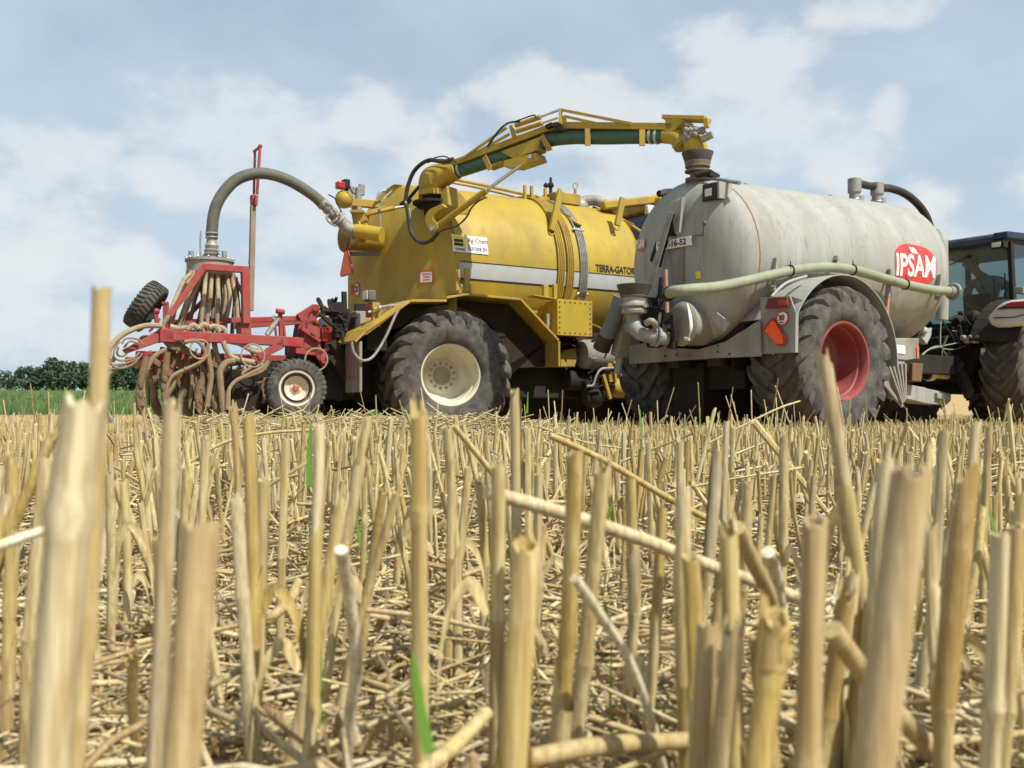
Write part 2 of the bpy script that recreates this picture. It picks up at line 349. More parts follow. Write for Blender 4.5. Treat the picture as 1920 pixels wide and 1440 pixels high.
# ================================================================ yellow self-propelled slurry carrier
TG = Frame(845, 703, 14.5, 57.5, 1.5)
tg = thing('slurry_carrier', TG.M, 'yellow self-propelled slurry tanker with loading arm, grey side stripe and huge cream-rimmed tyres', 'tanker vehicle')
Y_ = MT['yellow']; RT, ZT, S0, S1 = 1.25, 2.41, .21, 3.62
def tgc(s, phi, e=0): return TG.pt(s, math.cos(phi)*(RT+e), ZT+math.sin(phi)*(RT+e))
prof = [(S0+.012, .0001), (S0+.012, RT-.006), (S0+.03, RT), (S0+.05, RT-.004), (S0+.07, RT), (1.2, RT), (1.9, RT), (2.6, RT), (3.3, RT)] + dome(S1, .32, RT, 2.4, 12, False)[::-1]
m = MB().lathe(prof, TG.pt(0, 0, ZT), TG.u, 72); tank = part(m, 'tank', Y_, tg, sharp=50)
PLAN = [(-1.25, .21), (-1.21, .02), (-.92, -.50), (-.80, -.57), (.50, -.165), (.61, -.12), (1.21, .18), (1.25, .21)]
def fz_(z): q = max(0, z-ZT)/RT; return math.sqrt(max(0, 1-q*q))
def rear_s(w, z):
    f = fz_(z); wn = w/max(f, 1e-4)
    if abs(wn) > 1.25: return None
    for (w0, s0), (w1, s1) in zip(PLAN, PLAN[1:]):
        if w0 <= wn <= w1: sp_ = s0+(s1-s0)*(wn-w0)/(w1-w0); break
    q = max(0, z-ZT)/RT; return S0+(sp_-S0)*(1-.55*q**2.2)
m = MB(); zs = [1.30, 1.34]+[1.4+.1*i for i in range(11)]+[ZT+RT*math.sin(math.pi/2*i/16)*.9995 for i in range(1, 17)]; ws = []
for (w0, _), (w1, _) in zip(PLAN, PLAN[1:]): ws += [w0+(w1-w0)*k/3 for k in range(3)]
ws.append(1.25); nw = len(ws); vs = []
for z in zs:
    f = fz_(z); vs += [TG.pt(rear_s(w*f*.99999, z), w*f, z) for w in ws]
m.add(vs, [(i*nw+j, i*nw+j+1, (i+1)*nw+j+1, (i+1)*nw+j) for i in range(len(zs)-1) for j in range(nw-1)])
m.add([TG.pt(s_, w, 1.30) for w, s_ in PLAN]+[TG.pt(3.2, -1.0, 1.30), TG.pt(3.2, 1.0, 1.30)][::-1], [tuple(range(len(PLAN)+2))])
m.prism([TG.pt(s_, w, 1.31) for s_, w in ((.21, -1.25), (.24, -1.25), (.24, 1.25), (.21, 1.25))], (0, 0, ZT-1.31))
part(m, 'tank_rear_end', Y_, tank, sharp=24)
def cpatch(mb, pf, s0, s1, p0, p1, e, ns=6, np_=6):
    vs = [pf(s0+(s1-s0)*i/ns, p0+(p1-p0)*j/np_, e) for i in range(ns+1) for j in range(np_+1)]
    fs = [(i*(np_+1)+j, i*(np_+1)+j+1, (i+1)*(np_+1)+j+1, (i+1)*(np_+1)+j) for i in range(ns) for j in range(np_)]
    return mb.add(vs, fs)
def ctext(mb, pf, R, body, size, s, phi, e, bold=0, sx=1, rot=0, shear=0):
    vs, fs = tmesh(body, size, bold); return mb.add([pf(s+v.x*sx+v.y*shear, phi+(v.y+v.x*rot)/R, e) for v in vs], fs)
st = part(cpatch(MB(), tgc, S0+.08, S1, -.232, -.05, .004, 12, 5), 'stripe', MT['silver'], tank)
part(cpatch(cpatch(MB(), tgc, S0+.08, S1, -.252, -.232, .005, 12, 2), tgc, S0+.08, S1, -.05, -.036, .005, 12, 2), 'stripe_edge', MT['ink'], tank)
sx0 = TG.sat(1116, 1.24)
part(ctext(MB(), tgc, RT, 'TERRA-GATOR', .155, sx0, -.012, .006, .004, .76), 'lettering', MT['ink'], tank)
# name plate
a0, a1 = TG.sat(846.5, 1.22), TG.sat(913, 1.22)
sg = part(cpatch(MB(), tgc, a0, a1, .062, .268, .012, 5, 5), 'name_plate', MT['white'], tank)
L_ = a1-a0
part(cpatch(MB(), tgc, a0+.03, a0+L_*.39, .125, .25, .016, 2, 3), 'yellow_logo_square', MT['fluo'], sg)
mm = MB()
for k in range(2): cpatch(mm, tgc, a0+.03, a0+L_*.30, .135+k*.044, .168+k*.044, .019, 2, 2)
cpatch(mm, tgc, a0+.03, a0+L_*.36, .098, .106, .016, 2, 1); cpatch(mm, tgc, a0+.05, a0+L_*.36, .083, .090, .016, 2, 1)
ctext(mm, tgc, RT, 'Ag-Chem', .112, a0+L_*.43, .185, .016, .0, .80); ctext(mm, tgc, RT, 'Europe bv', .108, a0+L_*.43, .095, .016, .0, .73)
part(mm, 'lettering', MT['ink'], sg)
# warning stickers on the dished rear end
def on_rear(px, py):
    for i in range(800):
        Y = 13.9+i*.004; s, w, z = TG.loc(at(px, py, Y)); r = rear_s(w, z) if z < ZT+RT else None
        if r is not None and s >= r: return s, w, z
    return None
def rear_patch(mb, pts, n=4, e=.008):
    c = [on_rear(*p) for p in pts]
    if any(k is None for k in c): return mb
    vs = []
    for i in range(n+1):
        for j in range(n+1):
            u, v = i/n, j/n
            px = (pts[0][0]*(1-u)+pts[1][0]*u)*(1-v)+(pts[3][0]*(1-u)+pts[2][0]*u)*v
            py = (pts[0][1]*(1-u)+pts[1][1]*u)*(1-v)+(pts[3][1]*(1-u)+pts[2][1]*u)*v
            q = on_rear(px, py); q = q or c[0]; p = TG.pt(*q); vs.append(p+(TG.v*.5-TG.u).normalized()*e)
    return mb.add(vs, [(i*(n+1)+j, (i+1)*(n+1)+j, (i+1)*(n+1)+j+1, i*(n+1)+j+1) for i in range(n) for j in range(n)])
part(rear_patch(MB(), [(787,508),(813,507),(813,531),(787,532)]), 'warning_sticker', MT['white'], tank)
mm = MB()
for q in ([(787,508),(813,507),(813,509.5),(787,510.5)], [(787,529.5),(813,528.5),(813,531),(787,532)], [(787,508),(789,508),(789,532),(787,532)], [(811,507),(813,507),(813,531),(811,531)],
          [(793,514),(808,513),(808,515),(793,516)], [(794,519),(807,518),(807,520),(794,521)], [(794,524),(807,523),(807,525),(794,526)]): rear_patch(mm, q, 1, .012)
part(mm, 'warning_sticker_border', MT['redink'], tank)
# speed disc sticker '25'
def rear_disc(mb, cx, cy, rx, ry, e, n=16):
    q = [on_rear(cx+rx*math.cos(2*math.pi*i/n), cy+ry*math.sin(2*math.pi*i/n)) for i in range(n)]
    q = [k for k in q if k]; vs = [TG.pt(*k)-TG.u*e for k in q]; return mb.add(vs, [tuple(range(len(vs)))])
part(rear_disc(MB(), 670.5, 543, 5.5, 14, .008), 'speed_sticker_ring', MT['redink'], tank)
part(rear_disc(MB(), 670.5, 543, 4.0, 10.5, .012), 'speed_sticker', MT['white'], tank)
p0 = TG.pt(*on_rear(667.6, 547.5)); p1 = TG.pt(*on_rear(673.4, 547)); mm = MB(); flat_text(mm, '25', .13, p0-TG.u*.02, p1-p0, (0, 0, 1), .004, .62); part(mm, 'lettering', MT['ink'], tank)
part(rear_patch(MB(), [(658,533),(663,533),(663,553),(658,553)], 2), 'red_white_sticker', MT['redink'], tank)
# pipes wrapped round the tank
def ring(mb, s, e, r, p0, p1, n=26, lean=0):
    return mb.tube([tgc(s+lean*max(0, (p0+(p1-p0)*i/n)-.6), p0+(p1-p0)*i/n, e) for i in range(n+1)], r, 6, False)
m = MB()
for px in (1047.5, 1051, 1054.5, 1058): ring(m, TG.sat(px, 1.27), .03, .014, -.55, 1.62, lean=.10)
for px in (1065, 1068.5, 1072, 1075.5): ring(m, TG.sat(px, 1.27), .03, .014, -.55, 1.5, lean=-.05)
part(m, 'hydraulic_pipes', MT['yellow2'], tg)
m = MB()
for px in (1089.5, 1092.5, 1095.5, 1098.5, 1101.5): ring(m, TG.sat(px, 1.27), .025, .012, -.6, 1.6, lean=-.05)
g = part(m, 'grey_hoses', MT['galv'], tg)
m = MB()
for ph in (.50, -.33): cpatch(m, tgc, TG.sat(1087, 1.27), TG.sat(1104, 1.27), ph, ph+.04, .045, 2, 2); 
for ph in (.50, -.33):
    for px in (1087, 1104): m.ball(tgc(TG.sat(px, 1.27), ph+.02, .035), .025, 6)
part(m, 'hose_clamp', MT['chrome'], g)
# upright support brackets and the long boom rail on the roof
for (x0, y0, x1, y1) in ((1034, 432, 1051, 358), (1157, 423, 1168, 371)):
    m = MB(); p = TG.pw(x0, y0, 1.15); q = TG.pw(x1, y1, 1.15); m.bar(p, q, .055, .10, up=TG.u)
    m.torus(p-Vector((0, 0, .03)), TG.v, .045, .014, 10, 6, 0, -math.pi); part(m, 'support_bracket', Y_, tg, .006)
for (x0, y0) in ((1022, 365), (1140, 380)):
    m = MB(); s_ = TG.sat(x0, .55); m.bar(TG.pt(s_-.1, .25, 3.62), TG.pt(s_+.2, .95, 3.24), .05, .10); m.bar(TG.pt(s_, .3, 3.7), TG.pt(s_+.28, 1.12, 3.12), .10, .03); part(m, 'roof_foot', MT['yellow2'], tg, .004)
m = MB(); m.tube([TG.pt(.35, .15, 3.84), TG.pt(1.2, .15, 3.80), TG.pt(2.05, .15, 3.74), TG.pt(2.5, .2, 3.70)], .028, 8)
m.tube([TG.pt(.35, .05, 3.80), TG.pt(1.2, .05, 3.77), TG.pt(2.0, .05, 3.70)], .02, 6); part(m, 'roof_pipe', MT['yellow2'], tg)
m = MB(); m.lathe([(0, .34), (.06, .36), (.09, .36), (.10, .30), (.14, .12), (.14, .0001)], TG.pt(2.35, 0, 3.60), (0, 0, 1), 24)
m.fbox(TG, 2.55, 3.05, -.05, .45, 3.60, 3.78)
for s_, w_ in ((2.0, .3), (2.12, .32), (2.62, .4), (2.4, .3)): m.fbox(TG, s_, s_+.05, w_, w_+.05, 3.55, 3.84)
part(m, 'manhole', MT['yellow2'], tg, .01)
m = MB(); m.cyl(TG.pt(2.62, .2, 3.7), TG.pt(2.62, .2, 4.06), .035, .02, 8); m.ball(TG.pt(2.62, .2, 3.93), .055, 6); m.cyl(TG.pt(2.55, .2, 3.9), TG.pt(2.5, .2, 3.93), .04, n=8); part(m, 'relief_valve', MT['dark'], tg)
m = MB(); m.torus(TG.pt(3.05, .3, 3.95), TG.v, .05, .009, 12, 5); m.cyl(TG.pt(3.05, .3, 3.6), TG.pt(3.05, .3, 3.9), .025, n=8); part(m, 'lifting_eye', MT['yellow2'], tg)
m = MB(); m.ball(TG.pt(3.2, .2, 3.62), .17, 8); m.tube([TG.pt(3.2, .2, 3.72), TG.pt(3.45, .35, 3.74), TG.pt(3.62, .55, 3.60)], .09, 12); m.ball(TG.pt(3.66, .58, 3.58), .12, 8); part(m, 'vent_pipe', MT['galv'], tg)
# ---- cab
m = MB(); m.fbox(TG, 4.35, 5.95, -.95, .95, 3.62, 3.82); m.bar(TG.pw(1128, 386, .65), TG.pw(1232, 374, .75), .16, .15)
cb = part(m, 'cab_roof', MT['yellow2'], tg, .03)
m = MB(); m.fbox(TG, 4.45, 5.85, -.88, .88, 1.6, 2.5)
for s_ in (4.45, 5.8):
    for w_ in (-.88, .82): m.fbox(TG, s_, s_+.06, w_, w_+.06, 2.5, 3.62)
part(m, 'cab_frame', MT['dark'], tg, .01)
m = MB(); m.fbox(TG, 4.47, 5.83, .84, .85, 2.5, 3.62); m.fbox(TG, 4.47, 4.48, -.82, .82, 2.5, 3.62); m.fbox(TG, 5.83, 5.84, -.82, .82, 2.5, 3.62); part(m, 'cab_window', glass('dark_cab_glass', (.05, .08, .08), .07), tg)
m = MB(); m.fbox(TG, 4.5, 5.75, -.8, .8, 2.51, 3.1); part(m, 'cab_seats', MT['dark'], tg, .05)
m = MB(); p = TG.pw(1215, 383, .92); m.box8(p, TG.u*.16, TG.v*-.1, (0, 0, -.16)); part(m, 'work_lamp', MT['lens'], tg, .02)
m = MB(); m.fbox(TG, 5.7, 7.0, -.75, .75, .9, 2.1); part(m, 'bonnet', Y_, tg, .12)
# ---- chassis and axles
m = MB(); m.fbox(TG, -1.2, 8.0, -.5, .5, .42, 1.08); m.fbox(TG, -.3, .3, -.6, .6, .4, .9); m.fbox(TG, 4.3, 4.9, -.6, .6, .4, .9)
m.fbox(TG, .9, 4.0, -1.0, -.3, .02, 1.3); m.fbox(TG, 1.5, 3.8, .2, .45, .0, .5); m.fbox(TG, 1.3, 3.9, .45, .9, .38, .88); m.fbox(TG, -.55, 3.4, -.95, .95, 1.08, 1.45)
part(m, 'chassis', MT['dark'], tg, .02)
FL = GZ-.0
mw = dict(R=.93, W=.98, rr=.43, nl=20, mt_t=MT['rubber'], mt_r=MT['cream'], mt_h=paint('dusty_hub', (.33, .29, .21), .6, (.16, .12, .08), .7, 14), dish=.44, lug=.075, sweep=.36, wl=.08, flat=FL, hubr=.215, bolts=13)
azw = R_(57.5+11.5); axw = Vector((math.cos(azw), -math.sin(azw), 0)); hz_ = at(845, 703, 14.5).z
make_wheel(tg, at(845, 703, 14.5)-axw*.41, axw, dirn=1, ang0=.1, **mw)
make_wheel(tg, TG.pt(-.05, -1.05, hz_), -axw, dirn=-1, **{**mw, 'mt_t': MT['rubberd']})
for w_, d_ in ((1.0, 1), (-1.0, -1)): make_wheel(tg, TG.pt(4.75, w_, hz_), TG.v*d_, dirn=d_, **{**mw, 'mt_t': MT['rubberd']})
# ---- mudguards: bent sheets seen from below
def sheet(mb, F, pts, w0, w1, th=.018, w=None):
    P = [F.loc(F.pw(x, y, w1)) for (x, y) in pts]
    for i in range(len(P)-1):
        (s0, _, z0), (s1, _, z1) = P[i], P[i+1]; d = Vector((s1-s0, z1-z0)).normalized(); nx, nz = -d.y*th, d.x*th
        if nz < 0: nx, nz = -nx, -nz
        mb.prism([F.pt(s0, w0, z0), F.pt(s0, w1, z0), F.pt(s1, w1, z1), F.pt(s1, w0, z1)], F.u*nx+Vector((0, 0, nz)))
    return mb
m = MB(); sheet(m, TG, [(668, 642), (688, 622), (771, 566), (838, 566)], .55, 1.52, .035); sheet(m, TG, [(838, 560), (874, 554), (976, 563), (1047, 640), (1047, 687)], .55, 1.5, .035)
fd = part(m, 'mudguard', MT['yellow2'], tg, .004)
hs0, _, hzc = TG.loc(TG.pw(845, 703, 1.16)); P = [TG.loc(TG.pw(x, y, 1.5)) for (x, y) in ((700, 622), (770, 569), (838, 568), (876, 558), (974, 567), (1045, 643), (1045, 686), (962, 690))]
P = [(s_, z_) for s_, _, z_ in P]+[(hs0+1.02*math.cos(R_(t)), hzc+1.02*math.sin(R_(t))) for t in range(0, 150, 10)]
m = MB(); m.prism([TG.pt(s_, 1.13, z_) for s_, z_ in P], TG.v*.03); part(m, 'mudguard_liner', MT['ydark'], tg)  # dark colour carries the shade of the hollow behind the wheel
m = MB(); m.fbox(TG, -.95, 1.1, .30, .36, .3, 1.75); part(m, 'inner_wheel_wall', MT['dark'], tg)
# L-shaped ladder brackets standing on the mudguard
for (x0, x1, y0, y1) in ((855.5, 863, 505, 545), (873, 881, 502, 548)):
    m = MB(); p = TG.pw(x0, y1, 1.42); q = TG.pw(x1, y1, 1.42); m.box8(p, q-p, TG.v*-.05, TG.pw(x0, y0, 1.42)-p); part(m, 'step_bracket', Y_, tg, .005)
m = MB(); p = TG.pw(857, 550, 1.40); m.box8(p, TG.u*.24, TG.v*-.3, (0, 0, .14)); part(m, 'step_box', Y_, tg, .01)
for (x0, x1, y0, y1) in ((1020, 1029, 533, 562), (1039, 1045, 532, 560)):
    m = MB(); p = TG.pw(x0, y1, 1.38); q = TG.pw(x1, y1, 1.38); m.box8(p, q-p, TG.v*-.06, TG.pw(x0, y0, 1.38)-p); part(m, 'step_bracket', Y_, tg, .005)
# ---- bolted side box
bw = 1.45; c0, c1, c2, c3 = (TG.pw(1046, 562, bw), TG.pw(1109, 567.5, bw), TG.pw(1109, 633, bw), TG.pw(1047, 627, bw))
sA, sB = TG.loc(c0)[0], TG.loc(c1)[0]; zA, zB = c0.z, c3.z
m = MB().fbox(TG, sA, sB, .75, bw, zB, zA); m.fbox(TG, sA-.012, sB+.012, bw-.02, bw+.006, zB-.012, zA+.012); bx = part(m, 'valve_box', Y_, tg, .006)
m = MB()
for i in range(7):
    for (s_, z_) in ((sA+.03+(sB-sA-.06)*i/6, zA-.03), (sA+.03+(sB-sA-.06)*i/6, zB+.03), (sA+.03, zB+.03+(zA-zB-.06)*i/6), (sB-.03, zB+.03+(zA-zB-.06)*i/6)):
        m.cyl(TG.pt(s_, bw, z_), TG.pt(s_, bw+.014, z_), .011, n=6)
part(m, 'bolts', MT['dark'], bx)
m = MB(); m.fbox(TG, sA-.42, sA-.012, .75, 1.05, zB+.02, zA-.02); m.bar(TG.pt(sA-.40, 1.3, zA+.05), TG.pt(sA, 1.3, zA+.02), .2, .02); part(m, 'bracket_plate', MT['yellow2'], tg, .006)
m = MB(); p = TG.pw(1029, 612, 1.25); m.cyl(p, p+Vector((0, 0, .19)), .055); m.cyl(p, p-Vector((0, 0, .05)), .03); part(m, 'filter_cylinder', MT['chrome'], tg)
# ---- parts below the box
m = MB(); P = [TG.pw(x, y, 1.2) for (x, y) in ((1051, 664), (1060, 656), (1080, 653), (1082, 672), (1078, 688), (1051, 688))]; m.prism(P, TG.v*-.25); part(m, 'yellow_gusset', MT['yellow2'], tg, .01)
m = MB(); m.lathe([(0, .0001), (.01, .2), (.06, .235), (.5, .24), (.55, .2), (.56, .0001)], TG.pw(1088, 664, 1.15), TG.u, 24)
part(m, 'air_tank', MT['grey2'], tg)
m = MB()
for i in range(26):
    p = TG.pw(1050+rnd.random()*70, 634+rnd.random()*20, 1.0+rnd.random()*.3); q = p+Vector((rnd.uniform(-.25, .25), rnd.uniform(-.1, .1), rnd.uniform(-.12, .12))); m.tube([p, (p+q)/2+Vector((0, 0, rnd.uniform(-.08, .08))), q], rnd.uniform(.008, .022), 6)
for i in range(22):
    p = TG.pw(1090+rnd.random()*60, 690+rnd.random()*60, .9+rnd.random()*.4); q = p+Vector((rnd.uniform(-.35, .35), rnd.uniform(-.1, .1), rnd.uniform(-.15, .15))); m.tube([p, (p+q)/2+Vector((0, 0, rnd.uniform(-.1, .1))), q], rnd.uniform(.01, .03), 6)
m.cyl(TG.pw(1060, 712, 1.0), TG.pw(1150, 722, 1.0), .16); m.ball(TG.pw(1112, 742, 1.1), .2, 8)
part(m, 'hydraulic_plumbing', MT['dark'], tg)
m = MB(); m.bar(TG.pw(1140, 656, 1.3), TG.pw(1141, 694, 1.3), .09, .09); m.bar(TG.pw(1131, 703, 1.35), TG.pw(1144, 748, 1.35), .05, .05)
m.lathe([(0, .11), (.05, .15), (.25, .16), (.3, .12), (.3, .0001)], TG.pw(1146, 727, 1.2), TG.u, 20); m.box8(TG.pw(1142, 716, 1.3), TG.u*.16, TG.v*-.1, (0, 0, .14))
m.bar(TG.pw(1150, 676, 1.3), TG.pw(1143, 712, 1.3), .02, .02); m.bar(TG.pw(1151, 676, 1.3), TG.pw(1166, 706, 1.3), .02, .02); m.ball(TG.pw(1150, 680, 1.3), .04, 6)
m.bar(TG.pw(1168, 681, 1.3), TG.pw(1180, 681, 1.3), .02, .03); m.bar(TG.pw(1180, 680, 1.3), TG.pw(1180, 690, 1.3), .02, .03)
part(m, 'steering_knuckle', MT['yellow2'], tg, .004)
m = MB(); m.tube([TG.pw(1100, 724, 1.35), TG.pw(1112, 722, 1.35), TG.pw(1118, 705, 1.35), TG.pw(1128, 692, 1.35), TG.pw(1150, 690, 1.35)], .02, 8); m.tube([TG.pw(1105, 668, 1.35), TG.pw(1112, 672, 1.35), TG.pw(1124, 668, 1.35)], .03, 8); part(m, 'hose', MT['galv'], tg)
m = MB(); p = TG.pw(1110, 608, 1.25); m.tube([p, TG.pw(1120, 612, 1.25), TG.pw(1128, 618, 1.25), TG.pw(1130, 630, 1.25)], .01, 6); part(m, 'thin_pipe', MT['yellow2'], tg)
# ---- rear platform
m = MB(); P = [TG.pw(x, y, 1.5) for (x, y) in ((672, 634), (700, 604), (756, 566), (771, 566), (690, 626))]
m.prism([TG.pt(*TG.loc(p)) for p in P], TG.v*-.25); part(m, 'platform_edge', MT['yellow2'], tg, .006)
m = MB(); p = TG.pw(672, 600, 1.2); m.box8(TG.pw(668, 612, .9), TG.u*.5, TG.v*-1.4, (0, 0, .22)); part(m, 'rear_panel', MT['grey2'], tg, .01)
m = MB(); m.box8(TG.pw(699, 602, 1.35), TG.u*.11, TG.v*-.06, (0, 0, .26)); m.bar(TG.pw(711, 612, 1.4), TG.pw(711, 575, 1.4), .03, .03); part(m, 'lamp_bracket', MT['yellow2'], tg, .005)
m = MB(); p = TG.pw(700, 556, 1.2); m.box8(p-TG.v*.1-TG.u*.12-Vector((0, 0, .07)), TG.u*.12, TG.v*.2, (0, 0, .15)); lp = part(m, 'work_lamp', MT['hoseg'], tg, .02)
m = MB(); m.box8(p-TG.v*.08-TG.u*.13-Vector((0, 0, .05)), TG.u*.012, TG.v*.16, (0, 0, .12)); part(m, 'lens', MT['lens'], lp, .01)
m = MB(); m.ball(TG.pw(712, 577, 1.42), .035, 8); part(m, 'bolt_head', MT['chrome'], tg)
m = MB(); p = TG.pw(694, 594, 1.25); m.box8(p, TG.u*.05, TG.v*-.16, (0, 0, .2)); part(m, 'tail_lamp', MT['lampred'], tg, .01)
# red-white end panel
m = MB(); q = [TG.pw(655, 640, 1.35), TG.pw(686, 634, 1.35), TG.pw(688, 742, 1.35), TG.pw(660, 746, 1.35)]
z0, z1 = q[2].z, q[0].z; s_ = TG.loc(q[0])[0]+.1; m.fbox(TG, s_, s_+.04, .98, 1.46, z0+.05, z1); ep = part(m, 'marker_panel', MT['grey2'], tg, .005)
m = MB()
for k in range(4):
    w0 = 1.0+.12*k; m.prism([TG.pt(s_-.004, w0, z1-.5), TG.pt(s_-.004, w0+.05, z1-.5), TG.pt(s_-.004, min(w0+.13, 1.44), z1-.05), TG.pt(s_-.004, min(w0+.07, 1.40), z1-.05)], TG.u*-.003)
part(m, 'red_stripes', paint('faded_red_stripes', (.30, .10, .08), .7, (.26, .21, .15), .8, 9), ep)
m = MB(); m.tube([TG.pw(659, 641, 1.5), TG.pw(664, 662, 1.5), TG.pw(680, 676, 1.5), TG.pw(700, 668, 1.5), TG.pw(722, 634, 1.5), TG.pw(742, 590, 1.5), TG.pw(757, 566, 1.5)], .020, 10); part(m, 'drain_hose', MT['galv'], tg)
m = MB(); m.tube([TG.pw(700, 580, 1.4), TG.pw(725, 574, 1.4), TG.pw(745, 572, 1.4), TG.pw(757, 566, 1.4)], .018, 8); m.tube([TG.pw(690, 586, 1.3), TG.pw(715, 578, 1.3), TG.pw(740, 575, 1.3)], .02, 8); part(m, 'grey_pipes', MT['galv'], tg)
# slow vehicle triangle, seen nearly edge on
def tri(parent, F, s, w, z, hw, hh, sgn=-1):
    P = [(w-hw, z-hh*.8), (w-hw*.82, z-hh), (w+hw*.82, z-hh), (w+hw, z-hh*.8), (w+hw*.16, z+hh), (w-hw*.16, z+hh)]
    o = part(MB().prism([F.pt(s, a_, b_) for a_, b_ in P], F.u*.015), 'slow_vehicle_triangle', MT['lampred'], parent)
    zc = z-hh*.28
    P2 = [F.pt(s-.004, w+(a_-w)*.80, zc+(b_-zc)*.82) for a_, b_ in P]; part(MB().prism(P2, F.u*.003), 'orange_centre', MT['orange'], o); return o
c = TG.pw(649, 490, -.1); tri(tg, TG, TG.loc(c)[0], -.1, c.z, .24, .215)
m = MB(); s_ = TG.loc(c)[0]; m.bar(TG.pt(s_+.02, 0, c.z+.1), TG.pt(-.4, 0, c.z+.15), .04, .06); part(m, 'triangle_bracket', MT['dark'], tg)
# ---- pipe stub, gate valve and fittings on the rear
PW = .55
m = MB(); m.cyl(TG.pw(716, 440, .95), TG.pw(668, 433, PW+.1), .105, n=20); part(m, 'pipe_stub', Y_, tg)
m = MB(); pa, pb = TG.pw(672, 436, .6), TG.pw(662, 434, .6)
d_ = (pb-pa).normalized(); m.lathe([(-.08, .10), (-.08, .17), (-.05, .17), (-.05, .10), (.03, .10), (.03, .17), (.06, .17), (.06, .10)], pa, d_, 20, closed=True)
m.lathe([(-.04, .13), (.03, .13)], pa, d_, 16); m.cyl(TG.pw(676, 425, .6), TG.pw(676, 402, .6), .10, .13, 14); m.bar(TG.pw(672, 402, .6), TG.pw(672, 397, .6), .3, .2); part(m, 'gate_valve', MT['yellow2'], tg, .004)
m = MB(); m.cyl(TG.pw(672, 397, .6), TG.pw(672, 352, .6), .05, n=12); m.box8(TG.pw(664, 392, .6), TG.u*.1, TG.v*-.1, (0, 0, .32)); m.cyl(TG.pw(678, 366, .6), TG.pw(678, 346, .6), .045, n=10); m.bar(TG.pw(670, 352, .6), TG.pw(684, 349, .6), .03, .03); part(m, 'valve_cylinder', MT['galv'], tg, .004)
m = MB(); m.cyl(TG.pw(654, 388, .6), TG.pw(656, 350, .6), .05, n=10); m.box8(TG.pw(648, 372, .6), TG.u*.14, TG.v*-.12, (0, 0, .13)); part(m, 'grey_fitting', MT['galv'], tg)
m = MB(); m.ball(TG.pw(645, 374, .6), .13, 8); m.bar(TG.pw(637, 378, .6), TG.pw(712, 384, .6), .1, .11); part(m, 'crossbar', MT['yellow2'], tg, .01)
m = MB(); m.tube([TG.pw(684, 402, .7), TG.pw(725, 393, .7), TG.pw(740, 390, .75)], .035, 10, False); m.tube([TG.pw(684, 400, .8), TG.pw(722, 387, .8)], .012, 6, False); cy = part(m, 'valve_ram', MT['yellow2'], tg)
m = MB(); m.cyl(TG.pw(740, 390, .75), TG.pw(765, 386, .8), .02); part(m, 'ram_rod', MT['chrome'], cy)
m = MB(); p = TG.pw(634, 352, .7); m.box8(p, TG.u*.13, TG.v*-.12, (0, 0, .10)); lp = part(m, 'red_beacon', MT['lampred'], tg, .015)
m = MB(); m.box8(TG.pw(646, 352, .7), TG.u*.09, TG.v*-.13, (0, 0, .13)); part(m, 'beacon_housing', MT['dark'], lp, .01)
m = MB(); p = TG.ps(678, 447, -.62)
m.lathe([(-.3, .23), (-.3, .0001)], p, TG.u, 20); m.lathe([(-.28, .24), (-.22, .24), (-.22, .19), (.3, .19)], p, TG.u, 24); part(m, 'rear_flange', MT['yellow2'], tg, .008)
for pts, r in (([(694,424),(705,432),(713,428),(712,402),(712,388),(722,370),(735,358)], .014), ([(706,378),(712,362),(724,356)], .02), ([(616,365),(628,372),(634,385),(641,398)], .010), ([(655,348),(660,360),(668,364)], .010)):
    m = MB(); m.tube([TG.pw(x, y, .75) for x, y in pts], r, 6); part(m, 'cable', MT['black'] if r < .013 else MT['galv'], tg)
# ---- rear hitch and hydraulics
m = MB()
for i in range(34):
    p = TG.pw(604+rnd.random()*48, 572+rnd.random()*50, .2+rnd.random()*.9); q = p+Vector((rnd.uniform(-.22, .22), rnd.uniform(-.1, .1), rnd.uniform(-.18, .18)))
    m.tube([p, (p+q)/2+Vector((rnd.uniform(-.06, .06), 0, rnd.uniform(-.1, .1))), q], rnd.uniform(.012, .032), 6)
m.bar(TG.pw(645, 547, .9), TG.pw(646, 590, .9), .06, .06); m.bar(TG.pw(602, 580, .9), TG.pw(655, 583, .9), .05, .05)
for i in range(6): p = TG.pw(622+i*4, 580, .9); m.cyl(p, p+Vector((0, 0, .10)), .03, n=8)
m.fbox(TG, -1.75, -1.0, -.4, .4, .35, 1.2); m.bar(TG.pt(-1.3, .8, 1.5), TG.pt(-1.5, .8, .35), .12, .25); m.bar(TG.pt(-1.3, -.8, 1.5), TG.pt(-1.5, -.8, .35), .12, .25); m.bar(TG.pt(-1.0, -.9, 1.2), TG.pt(-1.0, 1.2, 1.2), .3, .35)
part(m, 'rear_hitch', MT['dark'], tg, .01)
m = MB(); m.bar(TG.pw(599, 588, 1.1), TG.pw(648, 632, .9), .04, .05); m.bar(TG.pw(622, 640, 1.0), TG.pw(660, 700, .9), .10, .12); part(m, 'lift_arm', MT['ydark'], tg, .005)
m = MB(); m.box8(TG.pw(604, 640, .9), TG.u*.14, TG.v*-.1, (0, 0, .2)); part(m, 'tail_lamp', MT['lampred'], tg, .01)
m = MB(); P = [TG.pw(x, y, 1.0) for (x, y) in ((612, 668), (640, 664), (664, 690), (664, 742), (640, 700))]; m.prism(P, TG.v*-.2); part(m, 'hitch_plate', MT['ydark'], tg, .01)
